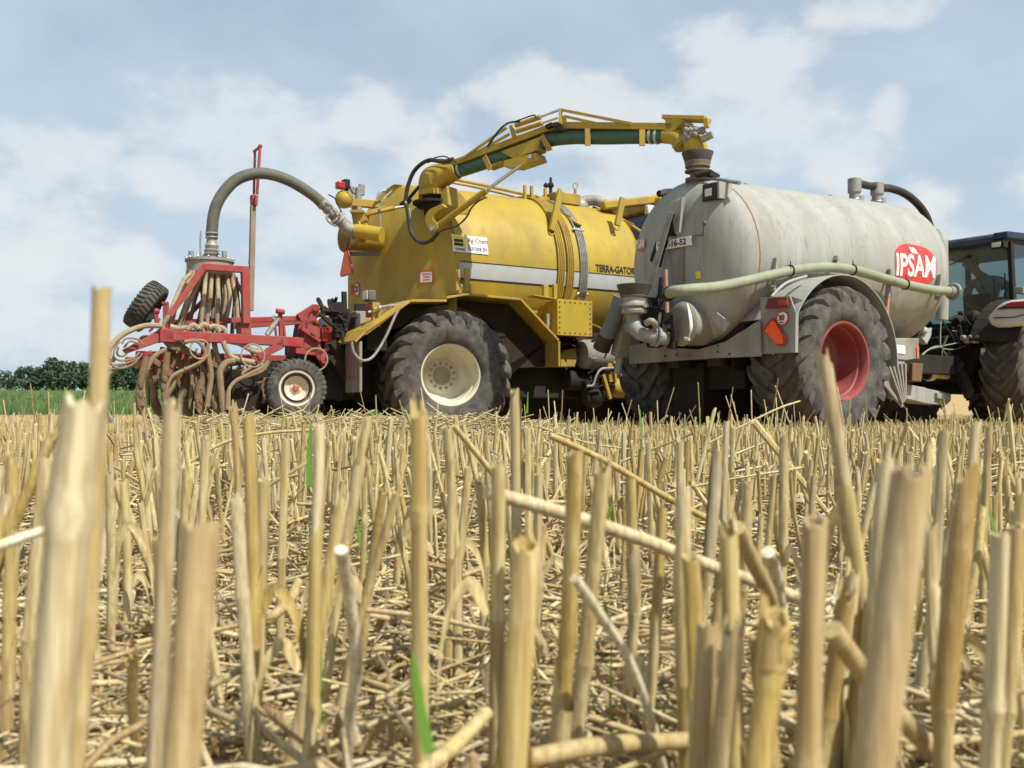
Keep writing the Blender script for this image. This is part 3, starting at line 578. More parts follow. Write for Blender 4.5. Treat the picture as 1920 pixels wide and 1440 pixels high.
# ---- loading arm: in the vertical plane from the turret to the funnel on the grey trailer
b_ = TG.pw(815, 345, .98); bY = b_.y; e_ = at(1305, 300, 12.62)
AR = Frame(815, 345, bY, math.degrees(math.atan2(e_.x-b_.x, e_.y-b_.y)), 0)
def ap(px, py, w=0): return AR.pw(px, py, w)
def abar(mb, a_, b_, w, h, off=0): return mb.bar(ap(*a_, off), ap(*b_, off), w, h)
def asheet(mb, poly, w0, w1): P = [ap(x, y, w1) for x, y in poly]; return mb.prism(P, AR.v*(w0-w1))
m = MB(); m.tube([ap(813, 362), ap(812, 348), ap(815, 338), ap(826, 331), ap(842, 325), ap(858, 319)], [.17, .215, .22, .19, .15, .125], 20)
m.lathe([(-.02, .23), (.06, .23)], ap(814, 366), (0, 0, 1), 24); el_ = part(m, 'boom_elbow', Y_, tg)
m = MB(); m.lathe([(0, .30), (.04, .30)], ap(812, 384), (0, 0, 1), 24); m.lathe([(0, .17), (.22, .14)], ap(812, 383), (0, 0, 1), 16)
m.bar(ap(794, 388), ap(838, 388), .3, .10); m.bar(ap(814, 386), ap(814, 404), .25, .28); part(m, 'turret_ring', MT['dark'], tg, .004)
m = MB(); asheet(m, [(826, 362), (838, 348), (841, 388), (828, 386)], -.12, .12); asheet(m, [(788, 352), (796, 356), (796, 380), (782, 384)], -.12, .12); part(m, 'turret_gusset', Y_, tg, .006)
m = MB(); m.prism([TG.pw(x, y, 1.06) for x, y in ((838,358),(850,355),(863,360),(874,373),(882,393),(878,402),(860,404),(845,396),(836,384))], TG.v*-.6); part(m, 'turret_saddle', MT['yellow2'], tg, .02)
m = MB(); asheet(m, [(806,392),(800,398),(796,410),(800,424),(807,433),(815,434),(821,428),(819,418),(812,412),(812,404),(820,396),(834,388),(828,382)], .22, .30); asheet(m, [(812,404),(820,396),(838,382),(826,404),(816,412)], -.05, .22)
bk = part(m, 'ram_bracket', Y_, tg, .006); m = MB(); p = ap(811.5, 428.5, .30); m.cyl(p, p+AR.v*.03, .035); part(m, 'pin', MT['chrome'], bk)
m = MB(); q = ap(913, 356, .25); m.cyl(ap(821, 424, .25), q, .046, n=14); m.bar(ap(905, 366, .25), ap(911, 371, .25), .05, .03); rb = part(m, 'lift_ram', Y_, tg)
m = MB(); m.cyl(q, ap(977, 310, .15), .024, n=12); part(m, 'ram_rod', MT['chrome'], rb)
# first boom section: box beam, under-plate, hose
m = MB(); abar(m, (827, 318.5), (1048, 237), .20, .085); bm1 = part(m, 'boom_beam', Y_, tg, .006)
m = MB(); asheet(m, [(938, 284), (1014, 256), (1008, 281), (962, 297)], -.108, .108); asheet(m, [(944, 301), (1005, 286), (1010, 299), (966, 314), (944, 313)], -.112, .112); part(m, 'ram_shoe', Y_, bm1, .004)
m = MB(); p = ap(995, 294, .112); m.cyl(p, p+AR.v*.02, .03, n=10); part(m, 'pin', MT['chrome'], bm1)
for (a_, b_) in (((908, 293), (919, 317)), ((1016, 254), (1031, 281)), ((1102, 241), (1102, 272)), ((1204, 243), (1204, 272.5))):
    m = MB(); abar(m, a_, b_, .02, .075, .11); abar(m, a_, b_, .02, .075, -.11); m.bar(ap(*b_, .12), ap(*b_, -.12), .075, .02); part(m, 'hose_cradle', MT['yellow2'], tg, .003)
part(abar(MB(), (919, 316), (948, 305), .18, .03), 'cradle_link', MT['yellow2'], tg, .003)
m = MB(); m.tube([ap(*p) for p in ((850,322),(869,318),(900,308),(927,299),(970,285),(1011,269),(1036,261),(1073,257),(1102,257),(1140,257),(1180,256),(1223,255),(1252,254))], .098, 16, corr=(.032, .011)); part(m, 'ribbed_hose', MT['green'], tg, sharp=80)
for x, y, dx, dy in ((853,319,11,-4),(864,315,11,-4),(1222,255,10,0),(1233,255,10,0)):
    m = MB(); c_ = ap(x, y+3 if x < 1000 else y); d_ = (ap(x+dx, y+dy)-ap(x, y)).normalized(); m.lathe([(-.015, .104), (.015, .104)], c_, d_, 18); part(m, 'hose_clamp', MT['silver'], tg)
# second section
m = MB(); abar(m, (1046, 237), (1266, 240), .20, .085); bm2 = part(m, 'boom_beam', Y_, tg, .006)
m = MB(); m.cyl(ap(1047, 238, .19), ap(1047, 238, -.19), .055, n=14); abar(m, (1036, 243), (1048, 238), .36, .05); part(m, 'boom_hinge', MT['dark'], tg)
m = MB(); asheet(m, [(1247, 219), (1283, 224), (1262, 246), (1247, 246)], -.10, .10); abar(m, (1248, 222), (1327, 224), .22, .05); abar(m, (1324, 222), (1325, 240), .05, .06, .13); asheet(m, [(1274,226),(1300,232),(1290,240)], -.1, -.08); part(m, 'boom_head', Y_, bm2, .005)
for a_, b_, w_, o_ in (((1051,204),(1051,234),.05,.1), ((1057,218),(1058,234),.05,-.1), ((959,236),(965,259),.05,.1), ((1052,206),(1184,232),.035,.1), ((1058,218),(1116,231),.035,-.1), ((865,299),(950,239),.03,.1), ((886,290),(956,251),.03,-.1)):
    part(abar(MB(), a_, b_, w_, w_, o_), 'boom_brace', Y_, tg)
for (a_, b_, c_, w_) in (((967, 235), (1013, 219.5), (1049, 206), .12), ((969, 246), (1017, 231), (1046, 221), -.12)):
    m = MB(); m.cyl(ap(*a_, w_), ap(*b_, w_), .035, n=12); rb = part(m, 'fold_ram', Y_, tg); m = MB(); m.cyl(ap(*b_, w_), ap(*c_, w_), .016, n=10); part(m, 'ram_rod', MT['chrome'], rb)
m = MB(); m.tube([ap(1246, 254), ap(1262, 255), ap(1274, 262), ap(1284, 273)], [.10, .105, .11, .11], 18); d_ = (ap(1290, 281)-ap(1278, 266)).normalized()
m.lathe([(-.03, .13), (.03, .13)], ap(1279, 268), d_, 20); m.tube([ap(1290, 268), ap(1300, 268), ap(1306, 278), ap(1308, 290)], [.10, .135, .135, .13], 20); m.ball(ap(1302, 274), .135, 10); part(m, 'boom_spout', Y_, tg)
m = MB(); m.bar(ap(1285, 232, .1), ap(1312, 242, .1), .03, .03); m.bar(ap(1316, 262, .1), ap(1336, 252, .1), .06, .07); m.bar(ap(1312, 244, .1), ap(1334, 252, .1), .015, .015); m.ball(ap(1316, 245, .1), .05, 6)
for i in range(12): m.ball(ap(1284+rnd.random()*22, 242+rnd.random()*16, .12), .022+rnd.random()*.02, 5)
m.lathe([(-.02, .12), (.04, .13)], ap(1289, 262), AR.u, 14); part(m, 'rotator_fittings', MT['galv'], tg)
# black control hoses
H = MT['black']
for pts, r, w in (([(760,379),(764,352),(774,325),(788,309),(806,300),(830,303),(850,298)], .030, .25), ([(762,382),(766,410),(770,434),(780,449),(792,455),(808,451),(822,436)], .028, .32), ([(822,436),(836,429),(856,424),(874,408),(884,390),(896,378),(909,371)], .013, .32),
                  ([(800,302),(815,296),(832,293),(848,300),(856,306)], .010, .2), ([(802,305),(820,299),(838,301),(850,309)], .010, .15), ([(803,298),(802,303),(822,300),(846,305)], .010, .1), ([(760,380),(772,366),(784,352),(790,345)], .026, .1), ([(914,275),(925,258),(940,240),(955,230),(975,228)], .014, .2), ([(918,272),(932,250),(948,233),(968,227),(1000,216),(1004,221)], .010, .24)):
    part(MB().tube([ap(x, y, w) for x, y in pts], r, 8), 'control_hose', H, tg)
m = MB(); m.tube([ap(760, 378, .3), ap(768, 398, .3), ap(767, 420, .3)], .018, 8, corr=(.03, .004)); part(m, 'sleeve', MT['hosel'], tg)
for i in range(3): part(MB().cyl(ap(751+i*5, 384, .2), ap(764+i*3, 374, .2), .03, n=8), 'hose_end', H, tg)
# ================================================================ grey slurry tank trailer
TR = Frame(1583, 677, 12.1, 54.5, 1.5)
tr = thing('slurry_trailer', TR.M, 'grey galvanised slurry tank trailer with red wheel rim and hose along its side', 'tank trailer')
R2, A0, A1, TL = 1.03, -.93, 2.89, .037
Z2 = 2.02
def trz(s): return Z2+TL*(s-A0)
def trc(s, phi, e=0): return TR.pt(s, math.cos(phi)*(R2+e), trz(s)+math.sin(phi)*(R2+e))
axt = (TR.u+Vector((0, 0, TL))).normalized()
prof = dome(A0, .38, R2, 2.3, 14)+[(A0+.03, R2-.003), (A0+.05, R2), (.6, R2), (.62, R2-.003), (.64, R2), (2.0, R2), (2.02, R2-.003), (2.04, R2)]+dome(A1, .33, R2, 2.2, 12, False)[::-1]
m = MB().lathe([(x-A0, r) for x, r in prof], TR.pt(A0, 0, trz(A0)), axt, 72); tk = part(m, 'tank', MT['grey'], tr, sharp=60)
m = MB(); m.lathe([(-.008, R2+.008), (.012, R2+.008)], TR.pt(A0, 0, trz(A0)), axt, 72)
m.v = m.v; me_ = part(m, 'seam_weld', paint('rusty_seam', (.33, .27, .19), .7, (.25, .14, .07), .7, 9), tk)
def march(F, px, py, test, y0=10.5, y1=16):
    Y = y0
    while Y < y1:
        s, w, z = F.loc(at(px, py, Y))
        if test(s, w, z): return s, w, z
        Y += .003
    return None
def trin(s, w, z):
    r = math.hypot(w, z-trz(s))/R2
    if r > 1: return False
    return (A0 if s < A0 else s)-s <= .38*(1-r**2.3)**(1/2.3) if s < A0 else s < A1
def on_tr(px, py): return march(TR, px, py, trin)
def trpatch(mb, pts, n=4, e=.006):
    vs = []
    for i in range(n+1):
        for j in range(n+1):
            u, v = i/n, j/n; px = (pts[0][0]*(1-u)+pts[1][0]*u)*(1-v)+(pts[3][0]*(1-u)+pts[2][0]*u)*v; py = (pts[0][1]*(1-u)+pts[1][1]*u)*(1-v)+(pts[3][1]*(1-u)+pts[2][1]*u)*v
            q = on_tr(px, py); p = TR.pt(*q); nn = Vector((TR.u*min(0, q[0]-A0)/.38 + (TR.v*q[1]+Vector((0, 0, q[2]-trz(q[0]))))/R2)).normalized(); vs.append(p+nn*e)
    return mb.add(vs, [(i*(n+1)+j, (i+1)*(n+1)+j, (i+1)*(n+1)+j+1, i*(n+1)+j+1) for i in range(n) for j in range(n)])
# round side sign
sl, _, zl = on_tr(1677.5, 494); sr, _, zr = on_tr(1755.5, 500); _, _, zt = on_tr(1712, 459); _, _, zb = on_tr(1722, 535)
sc_, hs = (sl+sr)/2, (sr-sl)/2; ph = lambda s, z: math.asin(max(-1, min(1, (z-trz(s))/R2)))
pt_, pb_ = ph(sc_, zt), ph(sc_, zb); pc, hp = (pt_+pb_)/2, (pt_-pb_)/2
def sdisc(mb, k, e, n=40, top=0):
    vs = [trc(sc_, pc, e)]
    for i in range(n):
        t = 2*math.pi*i/n; c_, s_ = math.cos(t), math.sin(t); x = math.copysign(abs(c_)**(2/2.7), c_); y = math.copysign(abs(s_)**(2/2.5), s_)
        for f_ in (.5, 1): vs.append(trc(sc_+hs*x*k*f_, pc+hp*y*k*f_-(.02*x), e))
    fs = []
    for i in range(n):
        j = (i+1) % n; fs += [(0, 1+2*i, 1+2*j), (1+2*i, 2+2*i, 2+2*j, 1+2*j)]
    return mb.add(vs, fs)
sg = part(sdisc(MB(), 1.0, .006), 'company_sign', MT['redink'], tk)
lt = MB(); vs, fs = tmesh('IPSAM', .40, .010); xs = [v.x for v in vs]; ys = [v.y for v in vs]; x0, x1, y0, y1 = min(xs), max(xs), min(ys), max(ys)
lt.add([trc(sc_-hs*.93+(v.x-x0)/(x1-x0)*hs*1.86, pc-hp*.62+(v.y-y0)/(y1-y0)*hp*1.12-.05*(v.x-x0)/(x1-x0)*0, .011) for v in vs], fs)
lt.add([trc(sc_+hs*a_, pc+hp*b_, .011) for a_, b_ in ((-.30, .86), (-.02, .82), (.12, .53), (-.18, .55))], [(0, 1, 2, 3)])
part(lt, 'lettering', MT['white'], sg)
# small round logo on the dished rear end
m = MB(); q = [on_tr(1204.5+10*math.cos(2*math.pi*i/18), 457+15*math.sin(2*math.pi*i/18)) for i in range(18)]; q = [k for k in q if k]
m.add([TR.pt(*k)-TR.u*.012-TR.v*.012 for k in q], [tuple(range(len(q)))]); lg = part(m, 'rear_logo', paint('faded_red_logo', (.42, .09, .07), .6, (.35, .27, .22), .6, 14), tk)
k0, k1 = on_tr(1195.5, 459), on_tr(1213, 457); 
if k0 and k1: m = MB(); flat_text(m, 'IPSAM', .155, TR.pt(*k0)-TR.u*.03-TR.v*.02-Vector((0, 0, .05)), TR.pt(*k1)-TR.pt(*k0), (0, 0, 1), .006, .80); part(m, 'lettering', MT['white'], tk)
part(trpatch(MB(), [(1304,510),(1314,508),(1315,521),(1306,523)], 2), 'yellow_sticker', MT['fluo'], tk)
part(trpatch(MB(), [(1256,466),(1284,461),(1283,530),(1262,532)], 4, .02), 'level_gauge_plate', MT['grey2'], tk)
# number plate
pl = TR.ps(1243, 467, -1.37); pr = TR.ps(1295, 457, -1.37); m = MB(); wl_, wr_ = TR.loc(pl)[1], TR.loc(pr)[1]
wl_ -= .12
m.fbox(TR, -1.37, -1.355, wl_, wr_, pl.z-.012, pl.z+.098); np_ = part(m, 'number_plate', MT['white'], tr, .003)
m = MB(); flat_text(m, 'WV-16-52', .105, TR.pt(-1.374, wl_+.03, pl.z+.008), TR.v, (0, 0, 1), .003, (wr_-wl_-.05)/.50); part(m, 'lettering', MT['ink'], np_)
def rs(px, py, s=-1.4): return TR.ps(px, py, s)
m = MB(); m.bar(rs(1258, 398, -1.5), rs(1218, 541, -1.5), .085, .012, TR.u); st = part(m, 'strut', MT['galv'], tr, .002); m = MB(); m.bar(rs(1262, 400, -1.42), rs(1236, 500, -1.36), .035, .03, TR.u); m.prism([rs(x, y, -1.33) for x, y in ((1262,402),(1252,414),(1249,444),(1266,441))], TR.u*.03); m.bar(rs(1233, 455, -1.3), rs(1222, 490, -1.28), .03, .06); part(m, 'strut_shade', MT['dark'], tr)  # second part: dark bars and patch standing in for shade beside the strut
m = MB(); m.prism([rs(x, y, -1.36) for x, y in ((1247,387),(1258,380),(1284,371),(1282,386),(1270,440),(1265,437),(1258,395))], TR.u*.02)
m.bar(rs(1281, 370, -1.37), rs(1274, 436, -1.37), .015, .04, TR.u); part(m, 'plate_bracket', MT['grey'], tr, .003)
m = MB(); p = rs(1316, 378, -1.25); lb = MB(); wp = TR.loc(p)[1]; lb.fbox(TR, -1.25, -1.08, wp, wp+.235, p.z-.0, p.z+.20); lb = part(lb, 'work_lamp', MT['ink'], tr, .012)
m.fbox(TR, -1.262, -1.25, wp+.055, wp+.165, p.z+.045, p.z+.135); part(m, 'lens', MT['lens'], lb, .01); m = MB(); m.fbox(TR, -1.24, -1.02, wp+.237, wp+.27, p.z, p.z+.2); part(m, 'lamp_bracket', MT['grey'], lb, .004)
m = MB(); p = rs(1246, 370, -1.1); m.lathe([(0, .0001), (.02, .08), (.12, .11), (.14, .10)], p, TR.u, 16); m.ball(rs(1237, 363, -1.1), .045, 6); part(m, 'work_lamp', MT['dark'], tr); m = MB(); m.lathe([(0, .10), (.06, .09)], rs(1253, 365, -1.05), (0, 0, 1), 14); part(m, 'lamp_bracket', MT['grey'], tr)
m = MB(); m.tube([rs(1323, 384, -1.3), rs(1322, 405, -1.32), rs(1321, 420, -1.34)], .008, 6); m.tube([rs(1320, 418), rs(1319, 440), rs(1318, 441), rs(1298, 441.5)], .012, 6, False); m.ball(rs(1321, 418), .025, 6)
m.tube([rs(1276, 371, -1.2), rs(1290, 355, -1.1), rs(1305, 340, -1.1), rs(1320, 335, -1.1), rs(1345, 336, -1.1)], .013, 6); part(m, 'cable', MT['hoseg'], tr)
m = MB(); m.cyl(rs(1345, 336, -1.1), rs(1387, 343, -1.1), .025, n=10); part(m, 'lever_rod', MT['galv'], tr)
# filling funnel on top
fc = Vector((AR.pw(1308, 300, 0).x, AR.pw(1308, 300, 0).y, 0)); dd = fc.y; zz = lambda y: CH-(y-HY)/FP*dd
def zl_(pr): return [(zz(y), r*dd/FP) for (y, r) in pr]
m = MB(); m.lathe(zl_([(288, 26), (286, 29.5), (287, 29.8), (303, 24.5), (304, 22)]), fc, (0, 0, 1), 32); part(m, 'rubber_funnel', MT['drub'], tr)
m = MB(); m.lathe(zl_([(302, 20), (302, 24), (306, 24.5), (309, 23), (314, 23.5), (316, 19), (320, 18.5), (320, 24), (323, 24), (323, 14), (333, 14), (335, 23), (340, 23), (341, 15), (352, 15)]), fc, (0, 0, 1), 32); part(m, 'filler_neck', paint('rusty_brown_neck', (.20, .155, .11), .7, (.08, .065, .05), .7, 12), tr)
m = MB(); m.bar(fc+Vector((.1, -.15, zz(330))), fc+Vector((.22, -.1, zz(338))), .1, .07); m.ball(fc+Vector((.12, -.12, zz(329))), .05, 6); m.cyl(fc+Vector((-.05, -.15, zz(333))), fc+Vector((.1, -.17, zz(329))), .04, n=8); part(m, 'valve_actuator', MT['dark'], tr)
# breather stacks and black hose at the front top
m = MB()
for px, y0, y1, s in ((1604, 335, 388, 2.26), (1645, 343, 392, 2.79)):
    p = TR.pt(s, 0, 0); D = p.y; z_ = lambda y: CH-(y-HY)/FP*D
    m = MB(); m.lathe([(z_(y1+6), .085), (z_(y1-17), .085), (z_(y1-17), .075), (z_(y1-26), .075), (z_(y1-27), .095), (z_(y0+1), .095), (z_(y0), .088), (z_(y0), .0001)], p, (0, 0, 1), 24)
    bs = part(m, 'breather_stack', MT['galv'], tr); m = MB()
    for k in range(3): m.torus(p+Vector((0, 0, z_(y1-3-5*k))), (0, 0, 1), .092, .008, 20, 6)
    m.bar(p+Vector((.09, -.05, z_(y1-4))), p+Vector((.09, -.05, z_(y1-20))), .03, .05); part(m, 'hose_clamp', MT['chrome'], bs)
m = MB(); m.tube([TR.pt(2.30, .0, TR.pw(1610, 343, 0).z), TR.pw(1622, 347, 0), TR.pw(1640, 350, 0)], .055, 12); m.tube([TR.pw(1650, 352, 0), TR.pw(1672, 354, 0), TR.pw(1698, 364, 0), TR.pw(1722, 384, 0), TR.pw(1738, 408, 0), TR.pw(1748, 440, 0)], .058, 14); part(m, 'black_air_hose', H, tr)
for px in (1555, 1395):
    m = MB(); s = TR.loc(TR.pw(px, 378, 0))[0]; m.fbox(TR, s, s+.06, -.02, .02, trz(s)+R2-.02, trz(s)+R2+.05); part(m, 'lifting_lug', MT['galv'], tr)
m = MB(); m.tube([TR.pw(1766, 600, .68), TR.pw(1767, 560, .68), TR.pw(1766, 470, .68), TR.pw(1764, 446, .62), TR.pw(1750, 436, .3)], .085, 14); part(m, 'front_standpipe', MT['grey'], tr)
m = MB(); m.bar(TR.pw(1755, 438, .5), TR.pw(1758, 432, .5), .05, .05); part(m, 'lifting_lug', MT['galv'], tr)
# side hose with brackets and couplings
SW = 1.13
m = MB()
for x0, y0, x1, y1 in ((1455,484,1449,545),(1569,480,1567,494),(1668,505,1660,610),(1763,515,1757,562)):
    m = MB(); m.bar(TR.pw(x0, y0, 1.06), TR.pw(x1, y1, 1.06), .06, .04, TR.u); m.bar(TR.pw(x1, y1-8, 1.0), TR.pw(x1+1, y1-8, 1.18), .05, .02); part(m, 'hose_bracket', MT['grey2'], tr, .004)
m = MB(); m.tube([TR.pw(1253, 552, .62), TR.pw(1258, 548, .8), TR.pw(1266, 545.5, 1.0)]+[TR.pw(*p, SW) for p in ((1300,542),(1345,538),(1400,527),(1450,515),(1500,505),(1550,501),(1600,506),(1650,520),(1700,534),(1745,543),(1780,546))], .062, 16, corr=(.026, .005)); hs_ = part(m, 'suction_hose', MT['hosel'], tr, sharp=80)
m = MB(); e0 = TR.pw(1780, 546, SW); m.lathe([(-.02, .07), (.08, .07), (.08, .10), (.12, .10), (.12, .03)], e0, TR.u, 18); m.torus(e0+TR.u*.10, TR.u, .10, .025, 18, 8); part(m, 'hose_coupling', MT['galv'], hs_)
for x, y in ((1481, 508), (1598, 506), (1697, 533)): 
    m = MB(); m.torus(TR.pw(x, y, SW), TR.u, .066, .010, 16, 6); m.bar(TR.pw(x+2, y-4, SW+.05), TR.pw(x+1, y-18, SW), .012, .012); part(m, 'hose_hook', MT['dark'], hs_)
m = MB(); m.tube([TR.pw(1665, 560, 1.15), TR.pw(1663, 590, 1.15), TR.pw(1661, 620, 1.15), TR.pw(1666, 632, 1.15)], .012, 6); m.tube([TR.pw(1662, 575, 1.15), TR.pw(1667, 605, 1.15), TR.pw(1663, 631, 1.15)], .010, 6); part(m, 'orange_twine', MT['twine'], tr)
m = MB(); e1 = TR.pw(1253, 552, .62); e2 = TR.pw(1258, 548, .8); d_ = e2-e1; m.lathe([(-.12, .075), (.10, .075), (.10, .085), (.13, .085), (.13, .07)], e1, d_, 18); part(m, 'hose_socket', MT['dark'], tr)
# wheels
tw = dict(R=.895, W=.80, rr=.45, nl=19, mt_t=MT['rubber'], mt_r=MT['redrim'], mt_h=MT['galv'], dish=.40, lug=.05, sweep=.42, wl=.085, flat=GZ, hubr=.19, bolts=10, rimw=.44, cap_out=.13)
hz2 = at(1583, 677, 12.1).z
make_wheel(tr, TR.pt(0, 1.5-.35, hz2), TR.v, dirn=1, ang0=.12, **tw)
make_wheel(tr, TR.pt(0, -1.15, hz2), -TR.v, dirn=-1, ang0=.3, **tw)
# chassis
m = MB(); m.fbox(TR, -1.0, 4.2, -.45, -.25, .72, 1.0); m.fbox(TR, -1.0, 4.2, .25, .45, .72, 1.0); m.fbox(TR, -.12, .12, -.75, .75, .62, .86); m.fbox(TR, -.9, .9, -.75, .75, .95, 1.22); m.fbox(TR, -.6, 1.2, -.5, .5, .45, .75); m.fbox(TR, -.7, 1.0, -.66, -.1, .05, .8); m.fbox(TR, 1.0, 3.2, -.7, -.4, .0, .9); m.fbox(TR, .95, 1.9, .1, .5, .1, .8)
part(m, 'chassis', MT['dark'], tr, .015)
m = MB(); m.prism([rs(x, y, -1.02) for x, y in ((1178,648),(1230,640),(1262,652),(1310,655),(1360,640),(1424,600),(1426,668),(1330,672),(1246,678),(1180,683))], TR.u*.03)
m.fbox(TR, -1.02, -.6, -.3, .05, .83, .9); rb_ = part(m, 'rear_bumper', MT['grey2'], tr, .006)
m = MB()
for x, y in ((1269,651),(1269,665),(1346,648),(1346,660),(1368,664),(1247,668)): p = rs(x, y, -1.025); m.cyl(p, p-TR.u*.01, .012, n=8)
part(m, 'bolt_holes', MT['ink'], rb_)
m = MB(); m.prism([rs(x, y, -.97) for x, y in ((1425,558),(1481,555),(1486,570),(1491,585),(1490,661),(1428,664))], TR.u*.02); pz = [rs(x, y, -.97) for x, y in ((1482,555),(1491,585),(1490,661))]
m.prism([pz[1], pz[2], pz[2]+TR.u*.05, pz[1]+TR.u*.05], TR.v*.008); pn = part(m, 'lamp_panel', MT['grey2'], tr, .002)
m = MB(); q = [rs(x, y, -.98) for x, y in ((1444,559),(1479,558),(1480,576),(1437,579))]; m.prism(q, TR.u*-.03); lq = part(m, 'tail_lamp', paint('dark_red_lamp', (.16, .02, .015), .3, (.1, .05, .03), .5, 12), pn, .006)
m = MB(); m.prism([rs(x, y, -1.012) for x, y in ((1458,563),(1476,562),(1477,572),(1459,573))], TR.u*-.01); part(m, 'orange_lens', paint('dusty_orange_lens', (.40, .06, .01), .3, (.15, .06, .03), .5, 12), lq, .004)
def pdisc(px, py, r, e, mt, nm, par, s=-.985, n=28): c_ = rs(px, py, s-e); return part(MB().lathe([(0, r), (.003, r)], c_, TR.u, n), nm, mt, par)
dk = pdisc(1466.5, 596.5, .088, .0, MT['redink'], 'speed_limit_disc', pn); pdisc(1466.5, 596.5, .068, .006, MT['white'], 'disc_face', pn)
m = MB(); c_ = rs(1459, 601, -.997); flat_text(m, '30', .085, c_, TR.v, (0, 0, 1), .003, 1.0); m.fbox(TR, -.999, -.997, TR.loc(c_)[1]+.02, TR.loc(c_)[1]+.075, c_.z-.03, c_.z-.018); part(m, 'lettering', MT['ink'], pn)
m = MB(); m.prism([rs(x, y, -1.0) for x, y in ((1444,598),(1451,597),(1474,632),(1472,645),(1468,649),(1456,647),(1451,638),(1443,632),(1438,625),(1431,622),(1430,618))], TR.u*.006); tg_ = part(m, 'broken_slow_vehicle_triangle', MT['lampred'], pn)
m = MB(); m.prism([rs(x, y, -1.006) for x, y in ((1447,602),(1452,603),(1467,630),(1469,644),(1454,645),(1450,637),(1444,634),(1440,626),(1433,621))], TR.u*.004); part(m, 'orange_centre', paint('fluorescent_orange_film', (.90, .10, .01), .5, (.7, .2, .1), .2, 9), tg_)
# mudguard over the wheel
m = MB(); RF = 1.01; n = 26; cz = hz2+.0
for k in range(n):
    t0, t1 = [R_(152-(152+2)*(k+i)/n) for i in (0, 1)]
    P = [TR.pt(RF*math.cos(t)-.0, w, cz+RF*math.sin(t)) for t, w in ((t0, .55), (t0, 1.53), (t1, 1.53), (t1, .55))]
    nn = (TR.u*math.cos((t0+t1)/2)+Vector((0, 0, math.sin((t0+t1)/2))))*.012
    m.prism(P, nn)
mg = part(m, 'mudguard', MT['grey'], tr, sharp=25)
m = MB(); P = [TR.pt(RF*math.cos(R_(t)), 1.0, cz+RF*math.sin(R_(t))) for t in (150, 120, 95, 70, 40, 5)]
m = MB(); m.tube([TR.pw(*p, 1.35) for p in ((1447,556),(1462,540),(1480,528),(1512,518))], .018, 8); m.prism([rs(x, y, -.90) for x, y in ((1483,555),(1506,563),(1484,573))], TR.u*.01); part(m, 'mudguard_stay', MT['grey'], tr)
m = MB()
for w_ in (.56,): 
    P = [TR.pt(RF*math.cos(R_(t)), w_, cz+RF*math.sin(R_(t))) for t in range(152, -3, -6)]+[TR.pt(.9, w_, hz2-.1), TR.pt(-.9, w_, hz2-.1)]
    m.prism(P, TR.v*.012)
part(m, 'mudguard_liner', MT['dark'], tr)
# sump drum, suction pipes, elbows at the rear
m = MB(); c_ = rs(1272, 607, -1.40); m.lathe([(0, .0001), (.01, .20), (.03, .25), (.05, .27), (.07, .27), (.08, .25), (.5, .25)], c_, TR.u, 32); dr = part(m, 'sump_drum', MT['grey2'], tr)
m = MB(); m.tube([rs(1289, 569, -1.46), rs(1294, 590, -1.48), rs(1296, 615, -1.48), rs(1291, 636, -1.46)], [.004, .02, .02, .004], 6, squash=.3); m.bar(rs(1284, 634, -1.45), rs(1292, 636, -1.45), .03, .03); part(m, 'crescent_highlight', MT['white'], dr)  # white crescent modelled as the bright reflection on the drum
m = MB(); m.prism([rs(x, y, -1.22) for x, y in ((1334,600),(1344,586),(1368,606),(1356,622))], TR.u*.02); part(m, 'patch_plate', MT['grey'], tr)
m = MB(); m.cyl(rs(1248, 506, -1.66), rs(1251, 586, -1.66), .024, n=10); part(m, 'rusty_post', paint('rusty_pinkish_pipe', (.34, .21, .16), .8, (.2, .12, .08), .6, 12), tr)
m = MB()
for a_, b_, w in (((1238,585),(1238,560),.012),((1245,560),(1230,590),.02),((1240,520),(1236,560),.04),((1232,556),(1258,562),.03),((1248,605),(1262,600),.05),((1262,590),(1264,640),.05)): m.bar(rs(*a_, -1.5), rs(*b_, -1.5), w, w)
m.bar(rs(1206, 585, -1.5), rs(1250, 595, -1.45), .10, .18); m.bar(rs(1216, 560, -1.42), rs(1230, 650, -1.42), .2, .12); part(m, 'valve_linkage', MT['dark'], tr, .004)
SP = -1.78; D0 = rs(1189, 560, SP).y; fc2 = rs(1189, 560, SP); fc2.z = 0; z3 = lambda y: CH-(y-HY)/FP*D0; K3 = D0/FP
def z3l(pr): return [(z3(y), r*K3) for y, r in pr]
m = MB(); m.lathe(z3l([(537, 28), (534, 32.5), (535, 33), (558, 25), (559, 20)]), fc2, (0, 0, 1), 32); part(m, 'docking_funnel', MT['drub'], tr)
m = MB(); m.lathe(z3l([(557, 20), (553, 25), (556, 26), (559, 23), (566, 22), (571, 25), (575, 25), (576, 21), (580, 22), (583, 24), (588, 23), (590, 14)]), fc2, (0, 0, 1), 32)
m.bar(fc2+Vector((.1, -.1, z3(575))), fc2+Vector((.16, -.1, z3(575))), .05, .04); part(m, 'galvanised_collar', MT['galv'], tr)
m = MB(); m.tube([rs(1188, 586, SP), rs(1188, 602, SP), rs(1193, 618, SP), rs(1206, 627, SP+.03), rs(1225, 631, SP+.12), rs(1250, 636, SP+.3)], .085, 18)
for x, y in ((1226, 631), (1233, 632)): m.torus(rs(x, y, SP+.14), (rs(1250, 636, SP+.3)-rs(1220, 630, SP+.1)), .10, .022, 20, 8)
m.tube([rs(1212,606,SP),rs(1222,602,SP),rs(1232,612,SP+.1)], .04, 10); m.cyl(rs(1236, 606, SP+.1), rs(1238, 586, SP+.1), .018, n=8); part(m, 'docking_elbow', MT['galv'], tr)
